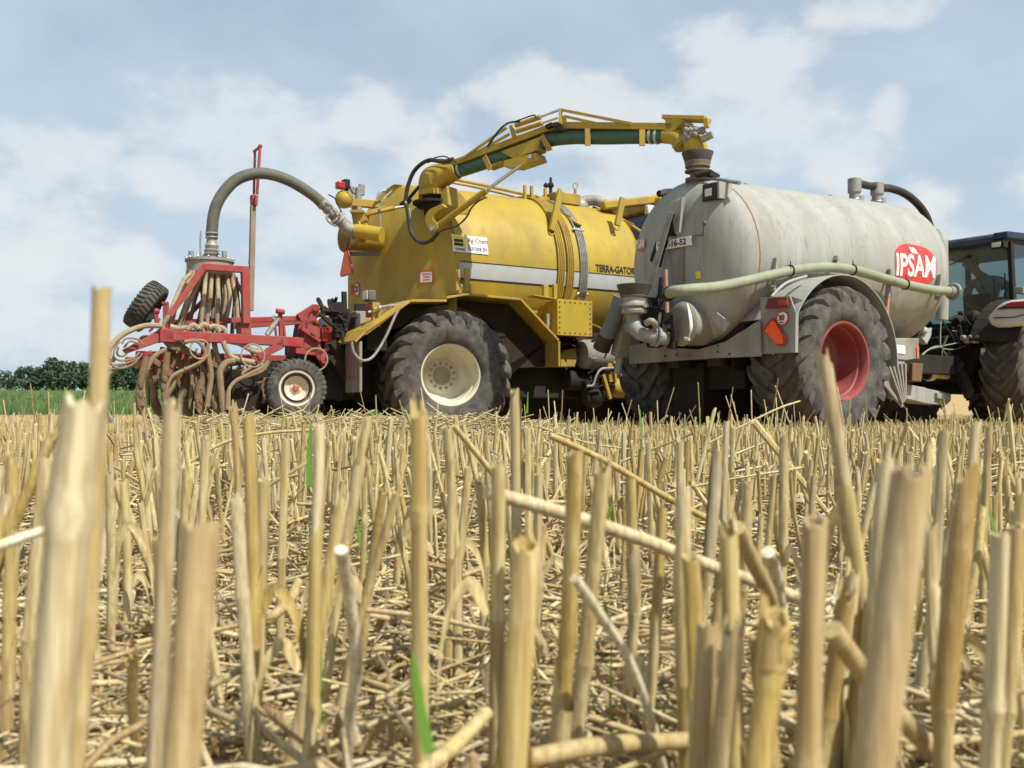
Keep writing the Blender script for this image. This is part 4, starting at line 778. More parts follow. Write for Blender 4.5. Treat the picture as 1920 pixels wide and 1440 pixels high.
m = MB(); m.prism([rs(x, y, -1.47) for x, y in ((1250,615),(1262,617),(1262,655),(1250,653))], TR.u*.06); part(m, 'flange_plate', MT['dark'], tr)
m = MB(); pa, pb = rs(1180, 612, -1.7), rs(1225, 622, -1.2); m.lathe([(0, .095), (0, .075), (.25, .07), (.25, .0001)], pa, pb-pa, 20); m.lathe([(0, .095), (.5, .095)], pa, pb-pa, 20); part(m, 'open_pipe', MT['grey2'], tr)
m = MB(); m.tube([rs(1165, 556, -1.5), rs(1158, 580, -1.5), rs(1146, 610, -1.5), rs(1136, 632, -1.52)], .10, 18); part(m, 'blue_grey_hose', paint('blue_grey_hose', (.12, .15, .155), .55, (.2, .19, .16), .5, 5), tr)
m = MB(); d_ = rs(1129, 650, -1.52)-rs(1136, 632, -1.52); m.lathe([(0, .105), (.17, .115), (.2, .11), (.2, .08), (.05, .07), (.05, .0001)], rs(1137, 630, -1.52), d_, 20); m.bar(rs(1140,655,-1.5), rs(1133,672,-1.5), .015, .015); part(m, 'hose_end', H, tr)
m = MB(); m.bar(rs(1175, 600, -1.3), rs(1160, 668, -1.3), .18, .15); m.bar(rs(1163, 660, -1.3), rs(1158, 700, -1.35), .09, .05); m.cyl(rs(1167, 630, -1.3), rs(1165, 655, -1.3), .07, n=12); part(m, 'outrigger', MT['grey2'], tr, .01)
# front underframe, drawbar and driveline
def fw(x, y, w=.8): return TR.pw(x, y, w)
m = MB(); m.prism([fw(x, y) for x, y in ((1668,634),(1724,634),(1722,672),(1700,676),(1668,673))], TR.v*-.8); bx2 = part(m, 'underframe_box', MT['grey2'], tr, .012)
m = MB(); m.prism([fw(x, y, .805) for x, y in ((1681,646),(1697,648),(1697,664),(1681,662))], TR.v*.004); part(m, 'white_notice', MT['white'], bx2); m = MB(); m.prism([fw(x, y, .805) for x, y in ((1718,651),(1722,650),(1722,672),(1719,672))], TR.v*.01); part(m, 'orange_marker', MT['orange'], bx2)
m = MB(); c_ = fw(1670, 659, .82); m.lathe([(0, .07), (.004, .07)], c_, TR.v, 20); part(m, 'red_speed_disc', MT['redink'], bx2)
m = MB(); m.prism([fw(x, y, .85) for x, y in ((1654,676),(1697,678),(1690,715),(1687,756),(1660,725),(1650,708))], TR.v*-.03); 
for i in range(5): m.bar(fw(1664+i*8, 682, .88), fw(1690+i*1.5, 757-i*2, .88), .03, .05, TR.v)
m.bar(fw(1652, 712, .86), fw(1692, 762, .86), .05, .03, TR.v); part(m, 'parking_leg', MT['grey2'], tr, .004)
m = MB(); m.prism([fw(x, y, .35) for x, y in ((1698,720),(1737,727),(1737,757),(1698,747))], TR.v*-.3); m.prism([fw(x, y, .35) for x, y in ((1737,728),(1783,738),(1783,752),(1774,760),(1737,757))], TR.v*-.26); m.prism([fw(x, y, .4) for x, y in ((1758,736),(1784,741),(1783,752),(1758,747))], TR.v*-.1); part(m, 'drawbar', MT['grey'], tr, .01)
m = MB(); m.prism([fw(x, y, .5) for x, y in ((1712,680),(1732,682),(1728,716),(1710,714))], TR.v*-.4); part(m, 'gearbox', paint('rusty_brown_gearbox', (.18, .10, .05), .8, (.1, .07, .05), .6, 9), tr, .01)
m = MB(); m.prism([fw(x, y, .6) for x, y in ((1728,632),(1738,620),(1748,614),(1746,630),(1738,646))], TR.v*-.1); m.ball(fw(1732, 620, .6), .06, 6); part(m, 'grease_pot', MT['grey'], tr, .008)
d_ = fw(1805, 708, .3)-fw(1738, 701, .3)
m = MB(); m.lathe([(0, .05), (.0, .10), (.05, .11), (.12, .10), (.14, .055), (d_.length*.55, .055)], fw(1738, 701, .3), d_, 20); pt = part(m, 'driveline_guard', MT['pto'], tr)
m = MB(); m.lathe([(-.02, .03), (-.0, .085), (.012, .085), (.012, .03)], fw(1738, 701, .3), d_, 18); part(m, 'joint', MT['dark'], pt); m = MB(); m.lathe([(d_.length*.55, .06), (d_.length*.7, .09), (d_.length*.8, .12), (d_.length*.95, .11)], fw(1738, 701, .3), d_, 18); part(m, 'joint', MT['dark'], pt)
for pts, r in (([(1722,672),(1735,660),(1750,651),(1762,650),(1768,656)], .012), ([(1724,674),(1738,658),(1755,652),(1790,644),(1812,641)], .01), ([(1768,654),(1790,655),(1818,645)], .009), ([(1764,600),(1763,640),(1765,652)], .012), ([(1765,596),(1775,615),(1786,630),(1790,640)], .014), ([(1766,655),(1768,680),(1775,694),(1786,690),(1790,682)], .007), ([(1768,656),(1778,672),(1787,684),(1795,672)], .009), ([(1785,620),(1800,622),(1808,622)], .008), ([(1790,620),(1794,632),(1800,642)], .018), ([(1776,630),(1770,645),(1765,655)], .02)):
    part(MB().tube([fw(x, y, .35) for x, y in pts], r, 6), 'coupling_hose', MT['hosel'] if r < .013 else MT['black'], tr)
# ================================================================ tractor pulling the trailer
TC = thing('tractor', TR.M, 'dark blue tractor hitched in front of the grey trailer, driver visible in its cab', 'tractor')
def tf(mb, s0, s1, w0, w1, z0, z1): return mb.fbox(TR, s0, s1, w0, w1, z0, z1)
hzt = .82
trw = dict(R=.95, W=.62, rr=.50, nl=21, mt_t=paint('tractor_tyre_rubber', (.05, .048, .045), .8, (.17, .15, .12), .6, 4, bump=.3), mt_r=MT['cream'], mt_h=MT['blue'], dish=.25, lug=.06, sweep=.42, wl=.06, flat=GZ, hubr=.2, bolts=10)
make_wheel(TC, TR.pt(5.05, 1.08, hzt), TR.v, dirn=1, ang0=.1, **trw)
make_wheel(TC, TR.pt(5.05, -1.08, hzt), -TR.v, dirn=-1, **trw)
for w_ in (-.95, .95): make_wheel(TC, TR.pt(7.75, w_, .55), TR.v*(1 if w_ > 0 else -1), **{**trw, 'R': .67, 'W': .5, 'rr': .34, 'nl': 18})
m = MB(); tf(m, 4.75, 8.6, -.32, .32, .45, 1.25); tf(m, 4.9, 5.2, -.9, .9, .68, .95); tf(m, 7.6, 7.9, -.8, .8, .45, .65); tf(m, 4.55, 4.8, -.45, .45, .6, 1.35); tf(m, 4.7, 5.6, -.75, .75, .95, 1.5)
part(m, 'tractor_body', MT['dark'], TC, .03)
m = MB(); m.prism([TR.pt(s, -.42, z) for s, z in ((6.5, 1.2), (6.5, 1.95), (8.5, 1.75), (8.85, 1.55), (8.9, 1.1))], TR.v*.84); part(m, 'bonnet', MT['blue'], TC, .05)
CS, CE, CW = 5.12, 6.45, .80
m = MB(); m.prism([TR.pt(CS-.28, -.78, 2.74), TR.pt(CS-.25, -.78, 2.87), TR.pt(CE, -.78, 2.93), TR.pt(CE+.2, -.78, 2.80), TR.pt(CE+.1, -.78, 2.72)], TR.v*1.56); rf = part(m, 'cab_roof', paint('black_roof_lining', (.025, .03, .035), .5, (.08, .08, .08), .4, 5), TC, .03)
m = MB(); m.prism([TR.pt(CS-.30, .60, 2.79), TR.pt(CS-.28, .60, 2.90), TR.pt(CE, .60, 2.965), TR.pt(CE+.22, .60, 2.85)], TR.v*.24); m.prism([TR.pt(CS-.2, -.8, 2.88), TR.pt(CS-.1, -.8, 2.92), TR.pt(CE, -.8, 2.965), TR.pt(CE+.1, -.8, 2.93)], TR.v*1.4); part(m, 'roof_shell', MT['blue'], rf, .04)
m = MB(); p = TR.ps(1857, 462, CS-.31); w_ = TR.loc(p)[1]; tf(m, CS-.32, CS-.2, w_, w_+.22, p.z-.04, p.z+.06); lr = part(m, 'roof_lamp', MT['dark'], rf, .01); m = MB(); tf(m, CS-.33, CS-.32, w_+.03, w_+.17, p.z-.025, p.z+.045); part(m, 'lens', MT['lens'], lr, .005)
m = MB()
for w_ in (-CW, CW-.07):
    m.prism([TR.pt(CS-.02, w_, 1.55), TR.pt(CS-.12, w_, 2.76), TR.pt(CS-.04, w_, 2.76), TR.pt(CS+.08, w_, 1.55)], TR.v*.07)
    m.prism([TR.pt(CE+.05, w_, 1.4), TR.pt(CE-.02, w_, 2.76), TR.pt(CE+.06, w_, 2.76), TR.pt(CE+.14, w_, 1.4)], TR.v*.07)
tf(m, CS-.04, CS+.06, -CW, CW, 1.40, 1.60); tf(m, CS, CE+.1, CW-.07, CW, 1.2, 1.5); tf(m, CS, CE+.1, -CW, -CW+.07, 1.2, 1.5); tf(m, CS+.1, CE+.1, -.7, .7, 1.18, 1.3)
m.bar(TR.pt(CS-.05, CW-.12, 1.65), TR.pt(CS-.08, CW-.12, 2.3), .02, .02); part(m, 'cab_frame', MT['dark'], TC, .008)
m = MB(); m.add([TR.pt(CS+.01, -CW+.07, 1.60), TR.pt(CS+.01, CW-.07, 1.60), TR.pt(CS-.08, CW-.07, 2.74), TR.pt(CS-.08, -CW+.07, 2.74)], [(0, 1, 2, 3)]); gl = part(m, 'rear_window', MT['glass'], TC)
m = MB(); m.bar(TR.ps(1780, 497, CS-.1), TR.ps(1815, 481, CS-.1), .012, .012); m.bar(TR.ps(1812, 482, CS-.1), TR.ps(1818, 479, CS-.1), .04, .03); part(m, 'wiper', MT['ink'], gl)
for w_ in (-CW+.01, CW-.02): m = MB(); m.add([TR.pt(CS+.08, w_, 1.5), TR.pt(CE+.05, w_, 1.5), TR.pt(CE, w_, 2.74), TR.pt(CS-.04, w_, 2.74)], [(0, 1, 2, 3)]); part(m, 'side_window', MT['glass'], TC)
m = MB(); m.add([TR.pt(CE+.09, -CW+.07, 1.5), TR.pt(CE+.09, CW-.07, 1.5), TR.pt(CE+.01, CW-.07, 2.74), TR.pt(CE+.01, -CW+.07, 2.74)], [(0, 1, 2, 3)]); part(m, 'windscreen', MT['glass'], TC)
m = MB(); tf(m, 5.45, 5.95, -.26, .26, 1.62, 1.75); m.prism([TR.pt(5.45, -.24, 1.7), TR.pt(5.36, -.22, 2.05), TR.pt(5.46, -.22, 2.07), TR.pt(5.56, -.24, 1.75)], TR.v*.46); tf(m, 5.5, 5.9, -.18, .18, 1.3, 1.62); part(m, 'seat', MT['dark'], TC, .04)
m = MB(); m.torus(TR.pt(6.15, 0, 2.05), (TR.u*-.8+Vector((0, 0, .6))), .2, .018, 24, 8); m.cyl(TR.pt(6.15, 0, 2.05), TR.pt(6.4, 0, 1.7), .04, n=8); m.prism([TR.pt(6.3, -.25, 1.4), TR.pt(6.2, -.22, 1.95), TR.pt(6.42, -.22, 1.98), TR.pt(6.45, -.25, 1.4)], TR.v*.5); part(m, 'steering_wheel', MT['dark'], TC)
# mudguard with tail lamp
m = MB(); n = 10; prs = []
for k in range(n+1):
    t = R_(158-100*k/n); rr_ = 1.04; prs.append((5.05+rr_*math.cos(t), hzt+rr_*math.sin(t)))
for k in range(n):
    (s0, z0), (s1, z1) = prs[k], prs[k+1]; m.prism([TR.pt(s0, .66, z0), TR.pt(s0, 1.40, z0-.05), TR.pt(s1, 1.40, z1-.05), TR.pt(s1, .66, z1)], Vector((0, 0, .03))-TR.u*.02*(k < 5))
part(m, 'mudguard', MT['dark'], TC, .008, sharp=30)
m = MB(); P = [(1851,599),(1853,590),(1868,574),(1880,566),(1896,562),(1925,560),(1960,562),(1960,600),(1925,608),(1890,613),(1868,614),(1856,609)]
m.prism([TR.ps(x, y, 4.05) for x, y in P], TR.u*.22); fl = part(m, 'lamp_housing', paint('cream_grey_housing', (.58, .55, .50), .45, (.35, .31, .25), .4, 5), TC, .045, sharp=50)
m = MB(); m.prism([TR.ps(x, y, 4.035) for x, y in ((1886,570),(1898,566),(1930,564),(1930,574),(1888,575))], TR.u*-.02); part(m, 'tail_lamp', MT['lampred'], fl, .01)
m = MB(); m.prism([TR.ps(x, y, 4.03) for x, y in ((1868,581),(1884,573),(1930,572),(1930,578),(1890,579))], TR.u*-.008); m.prism([TR.ps(x, y, 4.03) for x, y in ((1862,595),(1900,594),(1925,588),(1925,589.5),(1900,596),(1862,597))], TR.u*-.008); part(m, 'blue_trim', MT['blue'], fl)
m = MB(); m.bar(TR.ps(1908, 545, 4.7), TR.ps(1925, 545, 4.7), .2, .10); part(m, 'mirror_bracket', MT['grey2'], TC, .01)
# rear linkage
m = MB()
for i in range(30):
    p = TR.ps(1780+rnd.random()*60, 590+rnd.random()*60, 4.3+rnd.random()*.3); q = p+Vector((rnd.uniform(-.2, .2), rnd.uniform(-.1, .1), rnd.uniform(-.18, .18))); m.tube([p, (p+q)/2+Vector((0, 0, rnd.uniform(-.08, .08))), q], rnd.uniform(.012, .035), 6)
m.bar(TR.ps(1842, 610, 4.5), TR.ps(1845, 700, 4.3), .09, .09); m.bar(TR.ps(1800, 700, 4.2), TR.ps(1818, 740, 4.0), .1, .16); m.bar(TR.ps(1760, 655, 4.4), TR.ps(1800, 690, 4.1), .1, .16); m.bar(TR.ps(1842, 706, 4.2), TR.ps(1856, 706, 4.2), .04, .05)
m.cyl(TR.ps(1800, 720, 4.5), TR.ps(1850, 640, 4.6), .10); m.ball(TR.ps(1826, 596, 4.5), .12, 8); m.ball(TR.ps(1796, 602, 4.5), .10, 8); part(m, 'rear_linkage', MT['dark'], TC, .01)
m = MB(); m.box8(TR.ps(1839, 672, 4.2), TR.v*.07, TR.u*.04, (0, 0, .15)); part(m, 'white_tag', MT['white'], TC)
m = MB()
for i in range(5): m.lathe([(0, .04), (.1, .045), (.12, .03)], TR.ps(1812+i*7, 634+(i % 2)*5, 4.2), -TR.u, 10)
part(m, 'spool_couplers', MT['galv'], TC)
# ---- driver
def skinned(name, joints, edges, mat, parent, M, sub=2):
    me = bpy.data.meshes.new(name); Mi = M.inverted(); me.from_pydata([tuple(Mi @ Vector(j[0])) for j in joints], edges, [])
    o = bpy.data.objects.new(name, me); C.objects.link(o)
    me.skin_vertices or None
    mod = o.modifiers.new('skin', 'SKIN'); 
    if not me.skin_vertices: 
        bm = bmesh.new(); bm.from_mesh(me); bm.verts.layers.skin.verify(); bm.to_mesh(me); bm.free()
    for i, j in enumerate(joints): me.skin_vertices[0].data[i].radius = j[1] if isinstance(j[1], tuple) else (j[1], j[1]); me.skin_vertices[0].data[i].use_root = i == 0
    s_ = o.modifiers.new('sub', 'SUBSURF'); s_.levels = sub; s_.render_levels = sub; bpy.context.view_layer.update()
    ev = bpy.data.meshes.new_from_object(o.evaluated_get(bpy.context.evaluated_depsgraph_get())); bpy.data.objects.remove(o)
    ev.materials.clear(); ev.materials.append(mat); ev.polygons.foreach_set('use_smooth', [True]*len(ev.polygons))
    o = bpy.data.objects.new(name, ev); C.objects.link(o); o.parent = parent; MOF[o.name] = M
    return o
dM = Matrix.Translation(TR.pt(5.7, 0, 1.75)) @ Matrix.Rotation(math.pi/2-TR.az, 4, 'Z')
drv = thing('person', dM, 'driver in grey shirt and blue dungarees seated in the tractor cab, leaning and looking back', 'person')
g = lambda px, py, s=5.55: TR.ps(px, py, s)
J = [(g(1862, 598), (.15, .12)), (g(1860, 575), (.15, .11)), (g(1856, 552), (.16, .11)), (g(1850, 532), (.17, .11)), (g(1842, 520), (.10, .09)), (g(1832, 512), (.055, .06)), (g(1824, 500), (.085, .095)), (g(1821, 490), (.08, .09)),
     (g(1822, 530), (.07, .07)), (g(1812, 552, 5.5), .052), (g(1818, 574, 5.42), .042), (g(1834, 578, 5.40), .034),
     (g(1876, 527), (.07, .07)), (g(1893, 540, 5.5), .052), (g(1886, 562, 5.42), .042), (g(1868, 568, 5.40), .034),
     (g(1850, 604), .09), (g(1842, 606, 6.0), .075), (g(1842, 640, 6.15), .055), (g(1874, 604), .09), (g(1868, 606, 6.0), .075), (g(1868, 640, 6.15), .055)]
E_ = [(0,1),(1,2),(2,3),(3,4),(4,5),(5,6),(6,7),(3,8),(8,9),(9,10),(10,11),(3,12),(12,13),(13,14),(14,15),(0,16),(16,17),(17,18),(0,19),(19,20),(20,21)]
body = skinned('body', J, E_, MT['skin'], drv, dM)
Jc = [(p, (r[0]+.012, r[1]+.012) if isinstance(r, tuple) else r+.012) for p, r in J]
skinned('shirt', [Jc[i] for i in (1, 2, 3, 4, 8, 9, 10, 12, 13, 14)], [(0,1),(1,2),(2,3),(2,4),(4,5),(5,6),(2,7),(7,8),(8,9)], MT['shirt'], drv, dM)
skinned('trousers', [Jc[i] for i in (0, 1, 16, 17, 18, 19, 20, 21)], [(0,1),(0,2),(2,3),(3,4),(0,5),(5,6),(6,7)], MT['denim'], drv, dM)
m = MB()
for a_, b_, c_ in (((1834, 518), (1846, 545), (1850, 575)), ((1862, 518), (1866, 545), (1862, 575))): m.tube([g(*a_, 5.48), g(*b_, 5.40), g(*c_, 5.42)], .018, 8)
part(m, 'braces', MT['denim'], drv)
hc = g(1823, 496); lk = (-TR.u*.8-TR.v*.6).normalized(); m = MB()
hb = MB(); hb.ball((0, 0, 0), 1, 12, (.088, .10, .12)); part(MB().add([hc+Vector((0, 0, .05))+v*1.0+(-lk)*.02 for v in hb.v if True], hb.f), 'hair', MT['hair'], drv)
sd = lk.cross(Vector((0, 0, 1)))
m = MB(); m.ball(hc+lk*.05-Vector((0, 0, .005)), .085, 10, (.85, .85, 1.15)); m.ball(hc+lk*.145+Vector((0, 0, -.01)), .018, 6, (1, 1, 1.5)); m.ball(hc+sd*.085, .025, 6, (1, 1, 1.6)); m.ball(hc-sd*.085, .025, 6, (1, 1, 1.6)); fc_ = part(m, 'face', MT['skin'], drv)
m = MB()
for k in (-1, 1): m.ball(hc+lk*.125+sd*.032*k+Vector((0, 0, .015)), .012, 6)
m.bar(hc+lk*.128+sd*.025-Vector((0, 0, .05)), hc+lk*.128-sd*.025-Vector((0, 0, .05)), .008, .008); part(m, 'eyes_and_mouth', MT['hair'], fc_)
for side, (wx, wy) in ((0, (1834, 578)), (1, (1868, 568))):
    wp = g(wx, wy, 5.40); dr_ = (g(1850, 580, 5.36)-wp).normalized(); m = MB(); m.ball(wp+dr_*.05, .042, 8, (1, 1, .6)); b1, b2 = basis(dr_)
    for k in range(4): 
        o_ = b1*(k-1.5)*.02; m.tube([wp+dr_*.08+o_, wp+dr_*(.115+.006*(k % 3))+o_-Vector((0, 0, .008)), wp+dr_*(.13+.006*(k % 3))+o_-Vector((0, 0, .03))], .0085, 6)
    m.tube([wp+dr_*.04-b1*.035, wp+dr_*.075-b1*.06, wp+dr_*.10-b1*.055-Vector((0, 0, .01))], .009, 6); part(m, 'hand', MT['skin'], drv)
# ================================================================ red slurry injector behind the carrier
IJ = thing('slurry_injector', TG.M @ Matrix.Translation((-3.3, 0, 0)), 'red slurry injector frame with round distributor, fan of beige hoses and muddy tines', 'injector')
IM = MOF[IJ.name]; RD = MT['red']
def ip(px, py, w=1.0): return TG.pw(px, py, w)
def ib(mb, a_, b_, w, h, off=1.0, off2=None): return mb.bar(ip(*a_, off), ip(*b_, off if off2 is None else off2), w, h)
m = MB(); ib(m, (301, 628.5), (527, 640), .12, .125, 1.0); ib(m, (526, 640), (566, 643), .14, .13, 1.0); fr = part(m, 'main_beam', RD, IJ, .008)
m = MB(); ib(m, (316, 605), (560, 597), .08, .07, .55); ib(m, (440, 612), (575, 603), .08, .07, .1); ib(m, (560, 597), (591, 577), .06, .12, .6); part(m, 'top_link_beam', RD, IJ, .006)
m = MB(); ib(m, (311, 568), (311, 622), .06, .06, .95); ib(m, (310, 566), (310, 571), .07, .07, .95); part(m, 'upright_stub', RD, IJ, .004)
m = MB(); ib(m, (384, 499), (317, 592), .075, .075, 1.0); ib(m, (380, 500.5), (464, 506), .085, .085, 1.0); ib(m, (459.5, 504), (461, 607), .09, .10, 1.0); m.prism([ip(x, y, 1.0) for x, y in ((454,590),(468,588),(472,628),(451,626))], TG.v*-.05)
m.bar(ip(384, 501, 1.0), ip(384, 501, .2), .07, .07); m.bar(ip(459, 507, 1.0), ip(459, 507, .3), .07, .07); part(m, 'hose_tower', RD, IJ, .006)
m = MB(); ib(m, (425, 518), (340, 606), .05, .06, -.2); ib(m, (440, 520), (448, 612), .07, .07, .1); part(m, 'hose_tower', RD, IJ, .006)
# toolbars across the machine, dropping to the far side
m = MB(); m.prism([ip(x, y, 1.02) for x, y in ((300,618),(304,640),(238,663),(231,656))], TG.v*-.10); m.box8(ip(300, 641, 1.06), TG.u*.17, TG.v*-.14, (0, 0, .17)); part(m, 'wing_arm', RD, IJ, .01)
m = MB(); m.prism([ip(x, y, 1.06) for x, y in ((530,636),(533,652),(478,681),(467,676),(500,655))], TG.v*-.10); part(m, 'wing_arm', RD, IJ, .01)
m = MB(); m.prism([ip(x, y, 1.0) for x, y in ((306,640),(337,640),(369,662),(363,669),(337,660),(318,654))], TG.v*-.06); ib(m, (340,645), (352,640), .1, .05, 1.0); part(m, 'mud_covered_plate', MT['mud'], IJ, .008)
m = MB()
for s_ in (-3.9, -3.35, -2.8): m.fbox(TG, s_, s_+.11, -.7, .95, .80, .91)
m.fbox(TG, -3.95, -1.75, -.06, .06, .86, .98); m.fbox(TG, -3.95, -2.6, -.7, -.6, .83, .93); part(m, 'toolbar', RD, IJ, .01)
# headstock
m = MB(); m.prism([ip(x, y, .85) for x, y in ((578,601),(598,600),(603,655),(612,668),(606,690),(590,662),(568,655))], TG.v*-.05); m.prism([ip(x, y, .85) for x, y in ((574,606),(590,575),(597,574),(600,582),(590,612))], TG.v*-.06)
m.prism([ip(x, y, .35) for x, y in ((560,612),(575,600),(582,655),(556,655))], TG.v*-.05); ib(m, (566, 616), (600, 640), .05, .05, .9); ib(m, (540, 655), (610, 662), .1, .1, .8); m.cyl(ip(592, 577, .9), ip(592, 577, .7), .05); hd = part(m, 'headstock', RD, IJ, .005)
m = MB(); c_ = ip(608, 672, .9); m.lathe([(0, .0001), (.01, .07), (.05, .08), (.06, .0001)], c_, TG.v, 16); part(m, 'coupling_knob', paint('red_muddy', (.32, .04, .03), .6, (.15, .1, .06), .6, 14), hd)
m = MB(); ib(m, (525, 584), (527, 634), .05, .05, .9); m.cyl(ip(518, 583, .95), ip(533, 585, .95), .035); ib(m, (516, 612), (518, 632), .03, .03, .9); ib(m, (532, 606), (534, 632), .03, .03, .9); part(m, 'depth_bracket', RD, IJ, .004)
m = MB(); m.cyl(ip(523, 596, .9), ip(500, 628, .9), .035, n=10); ib(m, (511, 598), (516, 594), .05, .05, .9); part(m, 'depth_ram', MT['galv'], IJ)
# tall brown post with folding link
m = MB(); ib(m, (474.5, 386), (470, 583), .065, .07, .45); ib(m, (468, 493), (474, 482), .05, .04, .45); part(m, 'tall_post', paint('brown_rusty_post', (.27, .20, .155), .7, (.17, .12, .09), .6, 5), IJ, .004)
m = MB(); ib(m, (474, 366), (475, 388), .11, .05, .43); ib(m, (481, 366), (480, 385), .04, .04, .52); m.cyl(ip(482, 364, .5), ip(487.5, 276, .5), .022, n=8); m.cyl(ip(476, 364, .4), ip(478, 285, .4), .018, n=8); m.bar(ip(475, 285, .4), ip(489, 274, .5), .03, .03); m.ball(ip(488, 274, .5), .03, 6); part(m, 'folding_link', RD, IJ, .004)
# distributor
DC = ip(393.5, 500, .35); DY = DC.y; zd = lambda y: CH-(y-HY)/FP*DY; KD = DY/FP; DC.z = 0
m = MB(); m.lathe([(zd(517), .0001), (zd(517), 38*KD), (zd(512), 42*KD), (zd(492), 42*KD), (zd(492), 45*KD), (zd(488), 45*KD), (zd(487.5), .0001)], DC, (0, 0, 1), 36); ds = part(m, 'distributor_drum', MT['grey2'], IJ)
m = MB()
for k in range(14): t = 2*math.pi*k/14; m.ball(DC+Vector((math.cos(t)*43*KD, math.sin(t)*43*KD, zd(486.5))), .02, 5)
part(m, 'rim_bolts', MT['chrome'], ds)
for x_ in (-33, 29): m = MB(); m.cyl(DC+Vector((x_*KD, -.05, zd(490))), DC+Vector((x_*KD, -.05, zd(472))), 5*KD, n=12); part(m, 'port_stub', MT['galv'], ds)
m = MB(); cc = DC+Vector((3.5*KD, 0, 0)); m.lathe([(zd(490), 15*KD), (zd(486), 11*KD), (zd(478), 11*KD), (zd(477), 14*KD), (zd(475), 14*KD), (zd(474), 12*KD), (zd(471), 14*KD), (zd(469), 14*KD), (zd(467), 11*KD), (zd(461), 13*KD), (zd(456), 10*KD), (zd(450), 9*KD), (zd(436), 9*KD)], cc, (0, 0, 1), 24)
for y_ in (438, 446): m.torus(cc+Vector((0, 0, zd(y_))), (0, 0, 1), 10.5*KD, .012, 20, 6)
m.tube([cc+Vector((-12*KD, 0, zd(478))), cc+Vector((-19*KD, -.03, zd(480))), cc+Vector((-20*KD, -.03, zd(455))), cc+Vector((-19*KD, -.03, zd(434)))], .012, 8)
m.tube([cc+Vector((10*KD, -.05, zd(488))), cc+Vector((16*KD, -.05, zd(480))), cc+Vector((12*KD, -.05, zd(470)))], .010, 8); part(m, 'hose_coupling', MT['galv'], IJ)
bh = [(397, 444, .35), (398, 425, .35), (401, 402, .36), (407, 382, .38), (420, 360, .40), (442, 338, .43), (472, 326.5, .47), (505, 326.5, .5), (545, 340, .54), (584, 364, .57), (606, 383, .59)]
m = MB(); m.tube([ip(*p) for p in bh], .080, 18, corr=(.03, .003)); part(m, 'transfer_hose', MT['hoseg'], IJ, sharp=80)
m = MB(); pa, pb = ip(604, 381, .59), ip(644, 420, .6); d_ = pb-pa; L0 = d_.length; m.lathe([(-.02, .084), (.1*L0, .086), (.12*L0, .075), (.2*L0, .075), (.22*L0, .086), (.3*L0, .086), (.32*L0, .075), (.45*L0, .085), (.5*L0, .095), (.52*L0, .085), (.62*L0, .085), (.64*L0, .115), (.68*L0, .12), (.70*L0, .09), (.78*L0, .12), (.83*L0, .125), (.85*L0, .09), (L0, .085)], pa, d_, 20)
m.tube([ip(644, 420, .6), ip(652, 428, .6), ip(662, 433, .6), ip(668, 434, .6)], [.085, .095, .095, .09], 16); m.torus(ip(627, 414, .68), d_, .05, .015, 14, 6); m.tube([ip(616, 402, .7), ip(612, 408, .7), ip(618, 418, .7), ip(630, 424, .7)], .013, 6); part(m, 'hose_coupling', MT['galv'], IJ)
# fan of hoses
HB = MT['hose']; dk = MT['hoseg']
tops = [(356,-.9,(318,588),(306,610)), (362,-.5,(332,566),(322,606)), (371,-.3,(345,580),(336,606)), (380,-.1,(358,560),(341,606)), (386,-.2,(382,560),(377,606)), (397,-.1,(394,560),(388,606)), (408,-.1,(409,560),(407,606)), (416,.3,(421,560),(416,600)), (425,.1,(431,560),(422,612)), (433,.3,(443,565),(447,622)), (371,.8,(380,560),(372,606)), (402,.8,(400,570),(398,612)), (437,.9,(458,560),(463,606)), (352,.6,(335,560),(312,600)), (366,.5,(352,560),(342,606)), (391,.4,(388,560),(383,606)), (413,.5,(418,562),(412,606)), (428,.6,(440,560),(436,612)), (360,.3,(330,562),(316,604)), (383,.7,(366,560),(356,606)), (422,.2,(424,560),(417,608)), (396,.9,(386,560),(392,606))]
for k, (tx, dy, mid, end) in enumerate(tops):
    dw = .50-.45*dy; p0 = ip(tx, 514, dw)
    part(MB().tube([p0+Vector((0, 0, .05)), p0, ip(tx+(mid[0]-tx)*.35, 530, dw+.02), ip(*mid, dw+.1), ip(*end, dw+.08), ip(end[0]+rnd.uniform(-6, 6), end[1]+22, dw+.05)], .030 if dy < .5 else .028, 10), 'distribution_hose', HB if dy < .6 else MT['hosem'], IJ)
